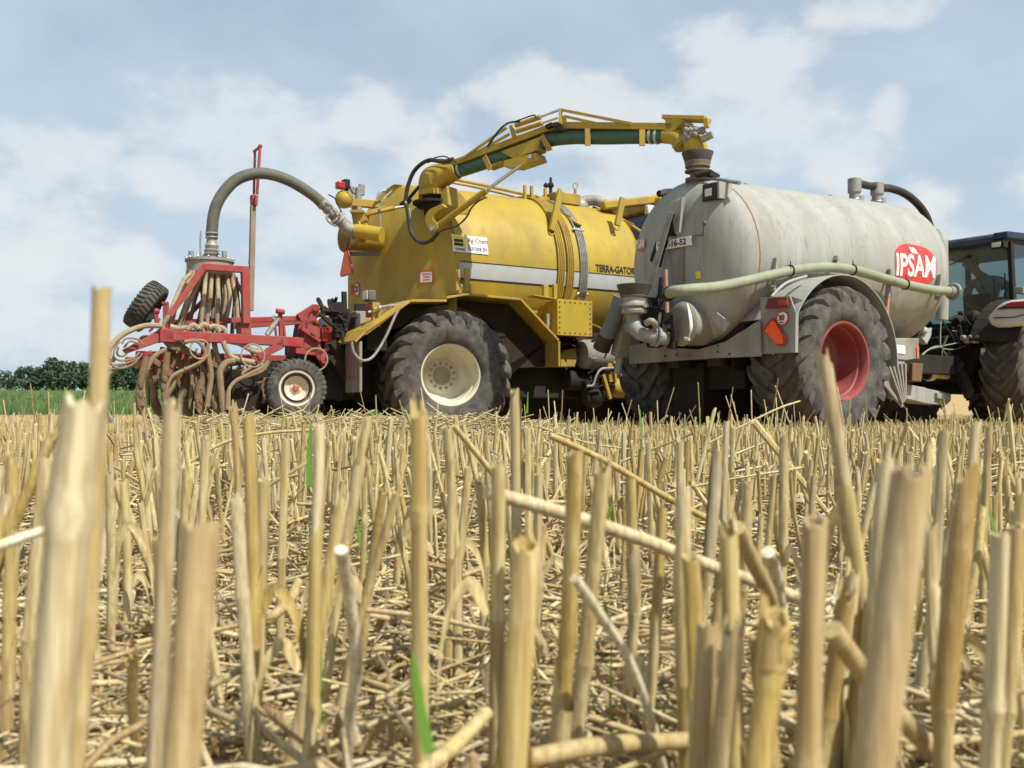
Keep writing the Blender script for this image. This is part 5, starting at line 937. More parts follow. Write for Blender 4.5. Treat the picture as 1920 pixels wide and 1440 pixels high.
low = [([(303,611),(280,610),(256,615),(228,629),(208,650),(205,668),(216,676)], .034, 1.05), ([(388,640),(391,670),(396,705),(392,735),(388,762)], .036, 1.0), ([(401,640),(405,660),(412,680),(424,696)], .036, .9), ([(418,640),(424,655),(436,670),(456,676),(476,679)], .036, 1.05), ([(440,677),(424,680),(413,695),(413,715),(416,745),(419,772)], .042, 1.1),
       ([(504,678),(490,690),(462,704),(440,716),(428,735),(425,768)], .026, 1.15), ([(430,640),(450,645),(474,658),(490,660)], .034, 1.0), ([(375,680),(386,700),(390,735),(388,765)], .036, .85), ([(312,655),(290,668),(276,690),(268,712),(268,745)], .032, 1.0), ([(345,641),(370,640),(385,662),(372,682),(350,692),(325,704),(314,722),(310,745)], .026, 1.1),
       ([(318,612),(335,616),(350,614)], .036, .95), ([(350,618),(362,610),(372,616)], .036, .95), ([(372,616),(382,608),(392,616),(390,630)], .036, .95), ([(392,614),(402,612),(412,622)], .036, .98), ([(404,612),(418,616),(424,625)], .036, .95), ([(330,620),(345,626),(366,622)], .034, .9),
       ([(225,640),(216,652),(214,668),(226,676),(250,672),(262,660)], .013, 1.1), ([(228,645),(236,635),(258,636),(268,646)], .013, 1.12), ([(232,652),(244,640),(262,645)], .013, 1.05), ([(206,672),(205,682),(216,684),(240,680),(266,668)], .013, 1.1), ([(206,676),(214,688),(230,690),(250,682),(268,662)], .013, 1.15), ([(222,690),(205,700),(196,712)], .026, 1.1), ([(240,660),(230,668),(220,664),(222,650)], .013, 1.0), ([(470,690),(455,700),(462,706),(490,696),(504,680)], .022, 1.15), ([(345,692),(352,690),(380,676),(386,662)], .02, 1.12), ([(300,640),(285,634),(270,632),(262,640)], .03, .9)]
for pts, r, w in low: part(MB().tube([ip(x, y, w) for x, y in pts], r, 9), 'distribution_hose', (HB if max(q[1] for q in pts) < 700 else MT['hosem']) if r > .03 else MT['hosem'], IJ)
for (x, y, r_) in ((474, 667, .15), (593, 674, .15), (375, 655, .12)):
    part(MB().torus(ip(x, y, 1.12), TG.v+TG.u*-.2, r_, .012, 26, 6), 'looped_hose', HB, IJ)
# tines
def tine(px, py0, w, lean=0, tip=True, k=1.0):
    s, _, zt_ = TG.loc(ip(px, py0, w)); zb_ = .17-.10; m = MB(); H_ = zt_-zb_
    pts = [TG.pt(s, w, zt_), TG.pt(s-.05+lean*.3, w, zt_-.25*H_), TG.pt(s-.10+lean*.6, w, zt_-.55*H_), TG.pt(s-.08+lean*.9, w, zt_-.8*H_), TG.pt(s+.0+lean, w, zb_+.02)]
    P = catmull(pts, 4); m.tube(pts, [.026*k, .03*k, .028*k, .042*k, .022*k], 8, squash=1.5)
    for i in range(14): p = P[rnd.randrange(len(P)//3, len(P))]; m.ball(p+Vector((rnd.uniform(-.03, .03), rnd.uniform(-.03, .03), rnd.uniform(-.03, .03))), rnd.uniform(.018, .042)*k, 4, (1, 1, rnd.uniform(.8, 1.8)))
    t = part(m, 'tine', MT['mud'], IJ)
    if tip: m = MB(); b_ = pts[-1]; m.tube([b_+TG.u*-.02+Vector((0, 0, .10)), b_+TG.u*.03, b_+TG.u*.10+Vector((0, 0, -.055)), b_+TG.u*.18+Vector((0, 0, -.08))], [.012, .022, .018, .004], 8, squash=1.8); part(m, 'tine_point', MT['chrome'], t)
for px, py0, w, lean in ((199,700,1.0,.02), (275,668,1.05,.02), (300,672,.4,.04), (314,660,1.1,.10), (330,690,-.2,.05), (344,690,.2,-.04), (358,690,.6,.02), (372,680,-.3,.05), (386,690,.9,.02), (402,680,.2,.05), (416,700,1.0,.02), (430,690,.3,.04), (446,700,-.2,.0), (462,700,.5,.03)): tine(px, py0, w, lean)
for (a_, b_, w) in (((288,676),(322,700),1.0), ((300,700),(318,712),.9), ((284,690),(290,712),.8), ((330,664),(345,700),.8), ((362,660),(372,690),.7), ((440,700),(500,690),.9), ((452,720),(500,712),.8), ((300,655),(330,660),.8), ((340,700),(352,745),.4), ((395,680),(430,700),.5), ((430,665),(480,690),.5)):
    part(MB().bar(ip(*a_, w), ip(*b_, w), .05, .07), 'muddy_link', MT['mud'], IJ, .01)
for i in range(44):
    x = rnd.uniform(270, 495); y = rnd.uniform(650, 690); w = rnd.uniform(-.3, .8); part(MB().tube([ip(x, y, w), ip(x+rnd.uniform(-22, 16), y+28, w), ip(x+rnd.uniform(-14, 14), y+60, w), ip(x+rnd.uniform(-8, 12), y+rnd.uniform(70, 92), w)], [.016, rnd.uniform(.02, .034), .03, .02], 6), 'muddy_hose', MT['hosem'] if i % 3 else MT['mud'], IJ)
m = MB()
for i, w in enumerate((.9, .55, .2, -.2, -.6, -1.0)): m.lathe([(0, .0001), (.0, .22), (.03, .23), (.05, .0001)], TG.pt(-2.75, w, .38), (TG.v+TG.u*.2), 22)
m.cyl(TG.pt(-2.75, 1.0, .42), TG.pt(-2.75, -1.1, .42), .05); part(m, 'cutting_discs', MT['dark'], IJ)
# support wheels
wa = Vector((math.sin(R_(160)), math.cos(R_(160)), 0)); make_wheel(IJ, at(556, 728, 13.55)-wa*.1, wa, .405, .29, .215, 34, MT['rubber'], MT['cream'], paint('red_hub', (.42, .09, .07), .5, (.3, .2, .15), .4, 20), dish=.10, lug=.018, sweep=.10, wl=.020, hubr=.07, bolts=5, sub='support_wheel', cap_out=.05, rimw=.40)
make_wheel(IJ, ip(520, 730, .2), wa, .405, .29, .215, 34, MT['rubberd'], MT['mud'], MT['mud'], dish=.10, lug=.018, sweep=.10, wl=.020, hubr=.07, bolts=5, sub='support_wheel', cap_out=.05)
ta = Vector((-.80, -.18, .56)); make_wheel(IJ, at(274, 574, 13.3), ta, .345, .25, .19, 34, MT['rubber'], MT['galv'], MT['galv'], dish=.06, lug=.02, sweep=.10, wl=.022, hubr=.07, bolts=5, sub='support_wheel', cap_out=.10, label='raised tyre standing tilted above the frame')
m = MB(); m.cyl(at(254, 588, 13.1), at(265, 578, 13.2)-Vector((0,0,.0)), .088, n=20); m.bar(at(262, 598, 13.2), at(291, 590, 13.4), .08, .08); part(m, 'wheel_arm', MT['silver'], IJ)
m = MB(); m.bar(ip(291, 582, .7), ip(296, 615, .7), .05, .05); m.ball(ip(293, 584, .7), .045, 8); m.bar(ip(280, 622, .7), ip(300, 598, .7), .03, .03); part(m, 'wheel_screw', RD, IJ)
# ================================================================ ground
def sst(a, b, x): t = max(0, min(1, (x-a)/(b-a))); return t*t*(3-2*t)
def gz(x, y):
    z = GZ*sst(1.8, 8, y)
    if y > 48: z += (min(y, 135)-48)*.036
    if -1 < y < 9: z += .012*mnoise.noise(Vector((x*5, y*5, 0)))+.006*mnoise.noise(Vector((x*17, y*17, 3)))
    return z
def ground_mat():
    m, nt, N, L, B = nmat('straw_strewn_soil'); tc = N.new('ShaderNodeTexCoord')
    def tex(k, s, **kw):
        mp = N.new('ShaderNodeMapping'); mp.inputs['Scale'].default_value = s; L.new(tc.outputs['Object'], mp.inputs[0]); n = N.new(k); L.new(mp.outputs[0], n.inputs['Vector'])
        for a, b in kw.items(): n.inputs[a].default_value = b
        return n
    a = tex('ShaderNodeTexNoise', (60, 60, 60), Detail=8, Roughness=.7, Scale=1); b = tex('ShaderNodeTexNoise', (14, 14, 14), Detail=6, Scale=1); v = tex('ShaderNodeTexVoronoi', (150, 400, 100), Scale=1); c = tex('ShaderNodeTexNoise', (.25, .6, 1), Detail=5, Scale=1)
    r = N.new('ShaderNodeValToRGB'); e = r.color_ramp.elements; e[0].position = .30; e[0].color = (.08, .05, .028, 1); e[1].position = .72; e[1].color = (.58, .46, .24, 1); k = e.new(.45); k.color = (.24, .165, .08, 1); k = e.new(.56); k.color = (.44, .33, .155, 1)
    ad = N.new('ShaderNodeMath'); ad.operation = 'MULTIPLY_ADD'; ad.inputs[1].default_value = .5; L.new(v.outputs['Color'], ad.inputs[0]); s2 = N.new('ShaderNodeMath'); s2.operation = 'SUBTRACT'; s2.inputs[1].default_value = .22; L.new(a.outputs[0], s2.inputs[0]); L.new(s2.outputs[0], ad.inputs[2]); L.new(ad.outputs[0], r.inputs[0])
    x = N.new('ShaderNodeMix'); x.data_type = 'RGBA'; L.new(b.outputs[0], x.inputs[0]); x.inputs[6].default_value = (.9, .85, .8, 1); x.inputs[7].default_value = (1.2, 1.15, 1.05, 1)
    mu = N.new('ShaderNodeMix'); mu.data_type = 'RGBA'; mu.blend_type = 'MULTIPLY'; mu.inputs[0].default_value = 1; L.new(r.outputs[0], mu.inputs[6]); L.new(x.outputs[2], mu.inputs[7])
    # beyond the stubble the soil carries a green sward
    sp = N.new('ShaderNodeSeparateXYZ'); L.new(tc.outputs['Object'], sp.inputs[0]); ed = N.new('ShaderNodeMath'); ed.operation = 'MULTIPLY_ADD'; ed.inputs[1].default_value = 3; L.new(c.outputs[0], ed.inputs[0]); L.new(sp.outputs[1], ed.inputs[2])
    mr = N.new('ShaderNodeMapRange'); mr.inputs['From Min'].default_value = 46; mr.inputs['From Max'].default_value = 49; L.new(ed.outputs[0], mr.inputs['Value']); mx = N.new('ShaderNodeMapRange'); mx.inputs['From Min'].default_value = -4; mx.inputs['From Max'].default_value = -7; L.new(sp.outputs[0], mx.inputs['Value']); mm_ = N.new('ShaderNodeMath'); mm_.operation = 'MULTIPLY'; L.new(mr.outputs[0], mm_.inputs[0]); L.new(mx.outputs[0], mm_.inputs[1])
    g = N.new('ShaderNodeMix'); g.data_type = 'RGBA'; L.new(mm_.outputs[0], g.inputs[0]); L.new(mu.outputs[2], g.inputs[6]); g.inputs[7].default_value = (.11, .17, .055, 1); L.new(g.outputs[2], B.inputs['Base Color']); B.inputs['Roughness'].default_value = .95
    bm_ = N.new('ShaderNodeBump'); bm_.inputs['Strength'].default_value = .8; bm_.inputs['Distance'].default_value = .01; L.new(a.outputs[0], bm_.inputs['Height']); L.new(bm_.outputs[0], B.inputs['Normal']); return m
def mesh_fast(name, verts, faces, mat, smooth=True, M=None):
    me = bpy.data.meshes.new(name)
    if M is not None: Mi = M.inverted(); verts = [Mi @ Vector(v) for v in verts]
    me.from_pydata([tuple(v) for v in verts], [], faces); me.materials.append(mat)
    if smooth: me.polygons.foreach_set('use_smooth', [True]*len(me.polygons))
    o = bpy.data.objects.new(name, me); C.objects.link(o)
    if M is not None: o.matrix_world = M
    return o
ys = [-80, -20, -5, -1.5]+[-1+.06*i for i in range(70)]+[3.2+.15*i for i in range(40)]+[9.2+1.6*i for i in range(26)]+[52+6*i for i in range(15)]+[150, 200, 300, 500, 900, 1600]
xs = sorted(set([-1500, -800, -400, -200, -120, -80, -50, -35, -25, -18, -13, -9, -6.5, -5]+[-4+.08*i for i in range(101)]+[5, 6.5, 9, 13, 18, 25, 35, 50, 80, 120, 200, 400, 800, 1500]))
V = [(x, y, gz(x, y)) for y in ys for x in xs]; nx = len(xs)
F = [(j*nx+i, j*nx+i+1, (j+1)*nx+i+1, (j+1)*nx+i) for j in range(len(ys)-1) for i in range(nx-1)]
tag(mesh_fast('ground', V, F, ground_mat()), kind='structure')
# ---------------------------------------------------------------- straw materials
def straw_mat(name, cols, tr=.12, obj=True):
    m, nt, N, L, B = nmat(name); tc = N.new('ShaderNodeTexCoord'); ge = N.new('ShaderNodeNewGeometry'); oi = N.new('ShaderNodeObjectInfo')
    def math_(op, *a):
        q = N.new('ShaderNodeMath'); q.operation = op
        for i, v in enumerate(a):
            if isinstance(v, (int, float)): q.inputs[i].default_value = v
            else: L.new(v, q.inputs[i])
        return q.outputs[0]
    rv = math_('FRACT', math_('ADD', math_('MULTIPLY', ge.outputs['Random Per Island'], 1), math_('MULTIPLY', oi.outputs['Random'], 7.31)))
    r = N.new('ShaderNodeValToRGB'); e = r.color_ramp.elements
    for i in range(len(cols)-2): e.new(.5)
    for i, q in enumerate(e): q.position = i/(len(cols)-1)
    for i, c in enumerate(cols): e[i].color = (*c, 1)
    L.new(rv, r.inputs[0]); cb = N.new('ShaderNodeCombineXYZ'); L.new(math_('MULTIPLY', rv, 3.7), cb.inputs[0]); L.new(math_('MULTIPLY', rv, 9.1), cb.inputs[2])
    va = N.new('ShaderNodeVectorMath'); va.operation = 'ADD'; L.new(tc.outputs['Object'], va.inputs[0]); L.new(cb.outputs[0], va.inputs[1])
    def noi(sc, det, ro=.5, k='ShaderNodeTexNoise'):
        mp = N.new('ShaderNodeMapping'); mp.inputs['Scale'].default_value = sc; L.new(va.outputs[0], mp.inputs[0]); n = N.new(k); n.inputs['Scale'].default_value = 1; n.inputs['Detail'].default_value = det; n.inputs['Roughness'].default_value = ro; L.new(mp.outputs[0], n.inputs['Vector']); return n.outputs[0]
    n = noi((1100, 1100, 10), 4, .6); n2 = noi((60, 60, 30), 7, .7); n3 = noi((240, 240, 14), 3, .6); n4 = noi((300, 300, 260), 5, .7)
    def rng(s, a, b, c, d):
        q = N.new('ShaderNodeMapRange')
        for k, v in (('From Min', a), ('From Max', b), ('To Min', c), ('To Max', d)): q.inputs[k].default_value = v
        L.new(s, q.inputs['Value']); return q.outputs[0]
    def mix(f, a, c, mode='MIX'):
        x = N.new('ShaderNodeMix'); x.data_type = 'RGBA'; x.blend_type = mode; L.new(f, x.inputs[0]); L.new(a, x.inputs[6]); x.inputs[7].default_value = (*c, 1); return x.outputs[2]
    c = mix(rng(n2, .48, .30, 0, .75), r.outputs[0], (.74, .66, .42))         # bleached patches
    c = mix(rng(n3, .48, .66, 0, .68), c, (.40, .28, .12))                   # ochre streaks
    c = mix(rng(n, .41, .62, 0, .66), c, (.60, .51, .33), 'MULTIPLY')         # fibres
    c = mix(rng(n2, .60, .78, 0, .62), c, (.27, .17, .075))                  # brown weathering
    c = mix(rng(n4, .64, .74, 0, .6), c, (.13, .09, .06))                     # specks of mould
    L.new(c, B.inputs['Base Color']); B.inputs['Roughness'].default_value = .5; B.inputs['Specular IOR Level'].default_value = .4
    b = N.new('ShaderNodeBump'); b.inputs['Strength'].default_value = .7; b.inputs['Distance'].default_value = .0008; L.new(n, b.inputs['Height']); L.new(b.outputs[0], B.inputs['Normal'])
    t = N.new('ShaderNodeBsdfTranslucent'); L.new(c, t.inputs[0]); ms = N.new('ShaderNodeMixShader'); ms.inputs[0].default_value = tr; L.new(B.outputs[0], ms.inputs[1]); L.new(t.outputs[0], ms.inputs[2]); L.new(ms.outputs[0], N['Material Output'].inputs['Surface'])
    return m
SC = [(.62, .52, .25), (.69, .60, .34), (.52, .40, .13), (.73, .65, .42), (.55, .45, .18), (.61, .52, .31), (.46, .33, .12), (.70, .61, .36), (.51, .44, .30), (.66, .55, .24)]
STW = straw_mat('dry_straw', SC, .15, True); STP = straw_mat('bleached_straw', [(.68, .60, .39), (.72, .64, .44), (.62, .54, .35)], .1); STT = straw_mat('tan_straw', [(.52, .42, .24), (.48, .37, .20), (.56, .46, .28)], .1); STX = straw_mat('white_straw', [(.82, .77, .60), (.86, .81, .66)], .1); STG = straw_mat('golden_straw', [(.60, .47, .17), (.55, .43, .15), (.64, .53, .24)], .12); LIT = straw_mat('straw_litter', [(.60, .50, .27), (.72, .64, .40), (.34, .24, .11), (.80, .74, .53), (.52, .41, .20), (.66, .57, .33), (.40, .30, .15)], .1)
LEAFD = straw_mat('dried_leaf', [(.38, .27, .14), (.58, .48, .30), (.24, .15, .08), (.66, .58, .42)], .25, True)
rs_ = random.Random(5)
def sheath(V, F, ctr, frame, r, t0, t1, n, jag, Ln):
    a, b, d = frame; o = len(V); ja = rs_.random()*6.28; gap = rs_.random() < .5; m = n+1; K = 5
    for i in range(K):
        t = t0+(t1-t0)*i/(K-1); c = ctr(t); R = r*(1.16+.10*i/(K-1))
        for k in range(m):
            th = ja+(2*math.pi*(.86 if gap else 1.0))*k/n; z = 0
            if i == K-1: z = jag*math.cos(th*1-ja)+rs_.uniform(-1, 1)*r*.7
            V.append(c+a*math.cos(th)*R+b*math.sin(th)*R+d*z)
    for i in range(K-1):
        for k in range(m-1): F.append((o+i*m+k, o+i*m+k+1, o+(i+1)*m+k+1, o+(i+1)*m+k))
def stalk(V, F, p, q, r, n=10, rings=7, nodes=(), hollow=True, jag=.0, bend=0, taper=.92, split=False, sh=None):
    """p base, q top"""
    p = Vector(p); q = Vector(q); d = (q-p); Ln = d.length; a, b = basis(d); d.normalize(); o = len(V); ba = rs_.random()*6.28; bd = a*math.cos(ba)+b*math.sin(ba)
    ts = [i/(rings-1) for i in range(rings)]
    for nd in nodes: ts += [max(.01, nd-.004/Ln*1.5), nd, min(.99, nd+.004/Ln*1.5)]
    fray = rs_.random() < .45 and r < .0042; ts = sorted(ts); ov = rs_.uniform(.88, 1.0)
    kn = nodes[0] if nodes else .5; ko = rs_.uniform(-1, 1)*min(.035*Ln, .004) if Ln < .4 else 0; kd = a*math.sin(ba*2)+b*math.cos(ba*2)
    def ctr(t): return p+d*Ln*t+bd*bend*math.sin(math.pi*t)+kd*ko*(1-abs(t-kn)/max(kn, 1-kn))*(0 if t in (0, 1) else 1)
    ja = rs_.random()*6.28
    for t in ts:
        c = ctr(t); R = r*(1+(taper-1)*t)
        if any(abs(t-nd) < 1e-6 for nd in nodes): R *= 1.22
        for k in range(n):
            th = 2*math.pi*k/n; z = 0
            if t == 1 and jag: z = jag*math.cos(th-ja)+max(jag*.5, r*.35)*rs_.uniform(-1, 1)+(rs_.uniform(.5, 2.2)*r if fray and rs_.random() < .3 else 0)
            rr = R*(1+.045*math.cos(3*th+ja)+.03*math.cos(5*th)); V.append(c+a*math.cos(th)*rr+b*math.sin(th)*rr*ov+d*z)
    m = len(ts)
    for i in range(m-1):
        for k in range(n): k2 = (k+1) % n; F.append((o+i*n+k, o+i*n+k2, o+(i+1)*n+k2, o+(i+1)*n+k))
    if hollow:
        o2 = len(V); top = [V[o+(m-1)*n+k].copy() for k in range(n)]; c = ctr(1)
        for k in range(n): V.append(top[k].lerp(c, .28))
        for k in range(n): V.append(top[k].lerp(c, .4)-d*r*2.5)
        for s_ in range(2):
            base = o+(m-1)*n if s_ == 0 else o2; nx_ = o2 if s_ == 0 else o2+n
            for k in range(n): k2 = (k+1) % n; F.append((base+k, base+k2, nx_+k2, nx_+k))
        F.append(tuple(range(o2+n, o2+2*n)))
    else: F.append(tuple(range(o+(m-1)*n, o+m*n)))
    if sh or (sh is None and rs_.random() < .65):
        t0 = rs_.choice([0]+list(nodes)); t1 = min(.97, t0+rs_.uniform(.22, .6)); sheath(V, F, ctr, (a, b, d), r, t0, t1, n, rs_.uniform(1, 5)*r, Ln)
def strip(V, F, pts, w, twist=.6, fold=.3):
    P = catmull(pts, 5); o = len(V); N_ = len(P)
    for i, p in enumerate(P):
        d = (P[min(i+1, N_-1)]-P[max(i-1, 0)]); a, b = basis(d); t = i/(N_-1); th = twist*t*3+1; ww = w*(1-.75*t**2)*.5
        e = a*math.cos(th)+b*math.sin(th); nn = d.normalized().cross(e)
        V += [p-e*ww+nn*ww*fold, p, p+e*ww+nn*ww*fold]
    for i in range(N_-1):
        for k in range(2): F.append((o+3*i+k, o+3*i+k+1, o+3*i+4+k, o+3*i+3+k))
GRP = 'cut stalks of the near stubble'
def stalk_obj(V, F, base, label=None, mat=None, name='straw_stalk', cat='straw stalk', group=GRP):
    o = mesh_fast(name, V, F, mat or STW, M=Matrix.Translation(base)); me = o.data; me.set_sharp_from_angle(angle=R_(50))
    return tag(o, label or 'short cut straw stalk standing in the near stubble', cat, group)
# ---- stalks that stand out in the photograph: (top px, top py, lower px, lower py, width px, diameter mm, label, nodes, jag)
heroes = [
 (190,543,176,740,38,5.6,'tallest straw stalk at the left, rising thin above the trees into the sky',(.55,),.0),
 (163,756,108,1440,88,10.5,'very thick pale blurred stalk in the left foreground, closest to the lens',(.86,),.0),
 (322,776,313,960,37,6.2,'thick straw stalk with a chipped white top under the hitched drum of hoses',(.45,),.002),
 (378,985,362,1440,76,9,'broad greyish blurred stalk with olive top, left foreground',(),.001),
 (300,1012,303,1440,33,6,'golden cut stalk with a knot below its flat top, left foreground',(.62,),.0),
 (443,936,458,1400,27,6,'pale straight stalk with slanted top right of the broad greyish stalk',(.7,),.001),
 (467,792,470,1150,25,6,'straw stalk with yellow-green pointed top below the support wheel',(.5,),.003),
 (598,796,588,1010,26,6.2,'pale stalk beside a green blade, below the left front of the big tyre',(.6,),.001),
 (592,998,566,1440,28,6.2,'stalk with a frayed collar top in the left middle foreground',(.4,),.003),
 (786,776,790,1300,34,6.6,'tall yellowish stalk standing under the cream-rimmed wheel',(.45,.8),.001),
 (690,786,660,1000,19,5.8,'slim pale stalk leaning right just left of the tall yellowish stalk',(.6,),.001),
 (965,735,963,960,17,5.6,'slim stalk reaching above the field edge right of the cream-rimmed wheel',(.55,),.0),
 (987,1020,978,1440,56,8.5,'wide golden stalk with a split leaf sheath in the centre foreground',(),.002),
 (1545,672,1606,1050,28,6.2,'tall stalk leaning left in front of the red wheel rim',(.4,),.004),
 (1708,886,1640,1440,86,10,'very wide leaning blurred stalk in the right foreground',(),.001),
 (1526,975,1512,1440,56,8.5,'thick brownish stalk left of the very wide leaning stalk',(.5,),.001),
 (1458,1158,1420,1440,60,8.5,'yellow-topped thick stump of straw in the right foreground',(.88,),.002),
 (1376,1190,1362,1440,50,8,'brown blunt stump beside the yellow-topped stump',(),.001),
 (1326,1170,1322,1440,48,8,'grey ribbed stump left of the brown blunt stump',(),.001),
 (1876,1003,1856,1440,42,7.2,'clean pale stalk near the right edge with a square top',(.6,),.0),
 (1812,908,1788,1440,38,7,'stalk with darker frayed top just left of the clean pale stalk',(.5,),.002),
 (1660,872,1646,1100,34,7,'pale fuzzy-topped stalk directly behind the very wide leaning stalk',(.3,),.003),
 (1281,934,1283,1180,32,6.6,'stalk whose top props the thinner fallen straw',(.5,),.001),
 (1295,1046,1296,1440,36,6.8,'stalk crossed at its top by the long fallen straw',(.6,),.001),
 (1078,850,1048,1400,34,6.8,'tall straight stalk left of centre-right pair, front one',(.55,),.001),
 (1130,884,1086,1340,33,6.8,'tall straight stalk, right-hand one of a close pair',(.5,),.001),
 (1182,900,1178,1200,22,6,None,(.5,),.001), (1241,950,1222,1260,24,6,None,(.6,),.001), (1365,1000,1372,1250,40,7,None,(),.001),
 (1770,810,1738,1110,22,6,'slim stalk leaning right of the big blurred stalk top',(.5,),.001), (1830,792,1800,1100,22,6,None,(.4,),.001), (1905,990,1890,1300,34,6.6,None,(.5,),.001),
 (934,875,928,1400,30,6.4,None,(.6,),.001), (838,800,843,930,18,5.8,None,(),.001), (640,950,612,1100,27,6.4,'brownish stalk leaning right below the front tyre',(.4,),.001),
 (205,886,188,1200,17,5.6,None,(.55,.75),.001), (232,905,240,1170,16,5.6,None,(.5,),.001), (98,820,45,945,24,6,'ochre stalk leaning right at the far left',(),.0), (86,862,60,1160,26,6,None,(.5,),.001), (24,870,8,1230,24,6,None,(.55,),.001), (97,776,94,900,12,5.6,None,(),.0),
 (535,822,528,1050,16,5.6,None,(.5,),.001), (496,900,480,1150,24,6,None,(.4,),.001), (718,920,690,1120,18,5.8,None,(.4,),.001), (745,925,700,1100,20,5.8,None,(),.001), (846,862,840,1200,18,5.8,None,(.6,),.001), (897,905,900,1150,17,5.8,None,(.6,),.001),
 (1345,850,1322,1060,20,6,None,(.5,),.001), (1470,822,1465,980,15,5.8,None,(.5,),.0), (1275,830,1270,950,14,5.8,None,(),.0), (1452,900,1440,1050,15,5.8,None,(),.0), (1526,890,1528,1010,13,5.6,None,(),.0), (1402,905,1392,1100,18,5.8,None,(.5,),.0), (1855,800,1850,900,14,5.6,None,(),.0), (1665,830,1660,880,16,5.6,None,(),.0),
 (350,880,344,1000,16,5.6,None,(),.0), (385,828,378,960,18,5.8,None,(.5,),.0), (438,765,440,850,13,5.2,'straw stalk with a split white tip reaching up to the injector',(),.003), (1010,890,1005,1100,18,5.8,None,(.5,),.0), (1640,905,1610,1010,16,5.6,None,(),.0), (1600,1075,1575,1300,30,6.6,None,(),.001), (1586,1120,1540,1440,36,7,None,(.6,),.001), (1420,1190,1440,1440,44,7.6,None,(),.001)]
hero_xy = []
for (tx, ty, lx, ly, wpx, dmm, lab, nodes, jag) in heroes:
    Yd = FP*dmm/1000/wpx; q = at(tx, ty, Yd); p1 = at(lx, ly, Yd); d = (p1-q); k = (q.z-gz(q.x, q.y)+.01)/max(1e-4, -d.z); base = q+d*k
    base.y += rs_.uniform(-.01, .02) if Yd > .35 else 0; base.z = gz(base.x, base.y)-.006; V = []; F = []
    stalk(V, F, base, q, dmm/2000, 18, 11, nodes, True, max(jag, .0006), rs_.uniform(0, .0015), .93, sh=(False if Yd < .26 else None))
    if rs_.random() < .35 and Yd > .4:
        t_ = rs_.uniform(.3, .7); c = base.lerp(q, t_); e = Vector((rs_.uniform(-1, 1), rs_.uniform(-1, 1), 0)).normalized(); strip(V, F, [c+e*dmm/2000, c+e*.012+Vector((0, 0, .012)), c+e*.022-Vector((0, 0, .005)), c+e*.026-Vector((0, 0, .04))], .006)
    hm_ = STP if (tx in (163, 443, 598, 1876, 1660)) else STT if tx in (378, 1708, 1326, 1376, 1526) else STG if tx in (300, 467, 786, 987, 1458, 98, 1526) else STW
    stalk_obj(V, F, base, lab, hm_); hero_xy.append((base.x, base.y, Yd))
free = []
# ---- fallen and broken straws lying over the stubble
fallen = [([(912,922),(1040,958),(1200,1010),(1290,1046),(1420,1092),(1500,1122)],28,6.2,'long fallen straw lying slanted across the stubble, cut end at its left tip'),
 ([(1030,816),(1130,862),(1260,938),(1380,1000),(1500,1062),(1560,1080)],13,5.5,'thinner long straw lying slanted behind the long fallen straw'),
 ([(1078,1084),(1130,1160),(1175,1230),(1215,1330),(1246,1450)],20,3.7,'slender bare straw leaning left in the right middle foreground'),
 ([(1384,990),(1410,1050),(1440,1110),(1452,1160)],30,6.2,'bent stalk with a dark tip crossing another in the right foreground'), ([(1440,1035),(1455,1080),(1468,1160)],26,6,'split pale stalk behind the bent stalk with a dark tip'),
 ([(-20,1030),(40,1008),(102,988)],20,4,'pale flat straw tip poking in from the left edge'), ([(785,1452),(850,1400),(914,1335)],32,5.6,'grey cut straw pointing up right at the bottom centre'),
 ([(640,1030),(655,1120),(668,1250),(655,1350),(650,1450)],26,5,'bright pale bent stalk in the left middle foreground'), ([(985,1424),(1130,1398),(1300,1388)],38,7,'brown thick straw lying flat at the bottom centre'), ([(470,1300),(640,1312),(850,1335)],16,5.5,'orange straw lying flat between stalks left of centre'),
 ([(850,798),(885,840),(925,890),(945,925)],12,5.2,'brown bent straw below the right side of the cream-rimmed wheel'), ([(350,870),(420,830),(500,812),(590,806)],6,4.5,'bent grey straw arching over the stubble at left'), ([(-10,1375),(120,1362),(250,1352),(340,1340)],22,6,'straw lying level at the bottom left'),
 ([(1560,1180),(1640,1290),(1740,1400),(1790,1450)],40,7,'brown straw slanting down right behind the very wide leaning stalk'), ([(480,1180),(540,1130),(560,1090)],20,6,None), ([(1010,800),(1100,830),(1180,842)],4,3.5,None), ([(1330,830),(1450,770),(1500,752)],4,3.5,None), ([(760,770),(778,820)],5,3.5,None)]
for pts, wpx, dmm, lab in fallen:
    if lab and FP*dmm/1000/wpx > .36: free.append((min(p[0] for p in pts)-8, max(p[0] for p in pts)+8, FP*dmm/1000/wpx))
    Yd = FP*dmm/1000/wpx; P = [at(x, y, Yd+.015*i) for i, (x, y) in enumerate(pts)]; mb = MB(); mb.tube(P, [dmm/2000, dmm/2000*1.02, dmm/2000*.9], 12, k=5)
    V, F = mb.v, mb.f; stalk_obj(V, F, P[0].copy(), lab or 'thin straw lying across the near stubble', (STX if pts[0][0] in (1078, -20, 640, 1440) else STP if pts[0][0] == 912 else STW), 'fallen_straw', 'fallen straw', 'straws fallen across the stubble')
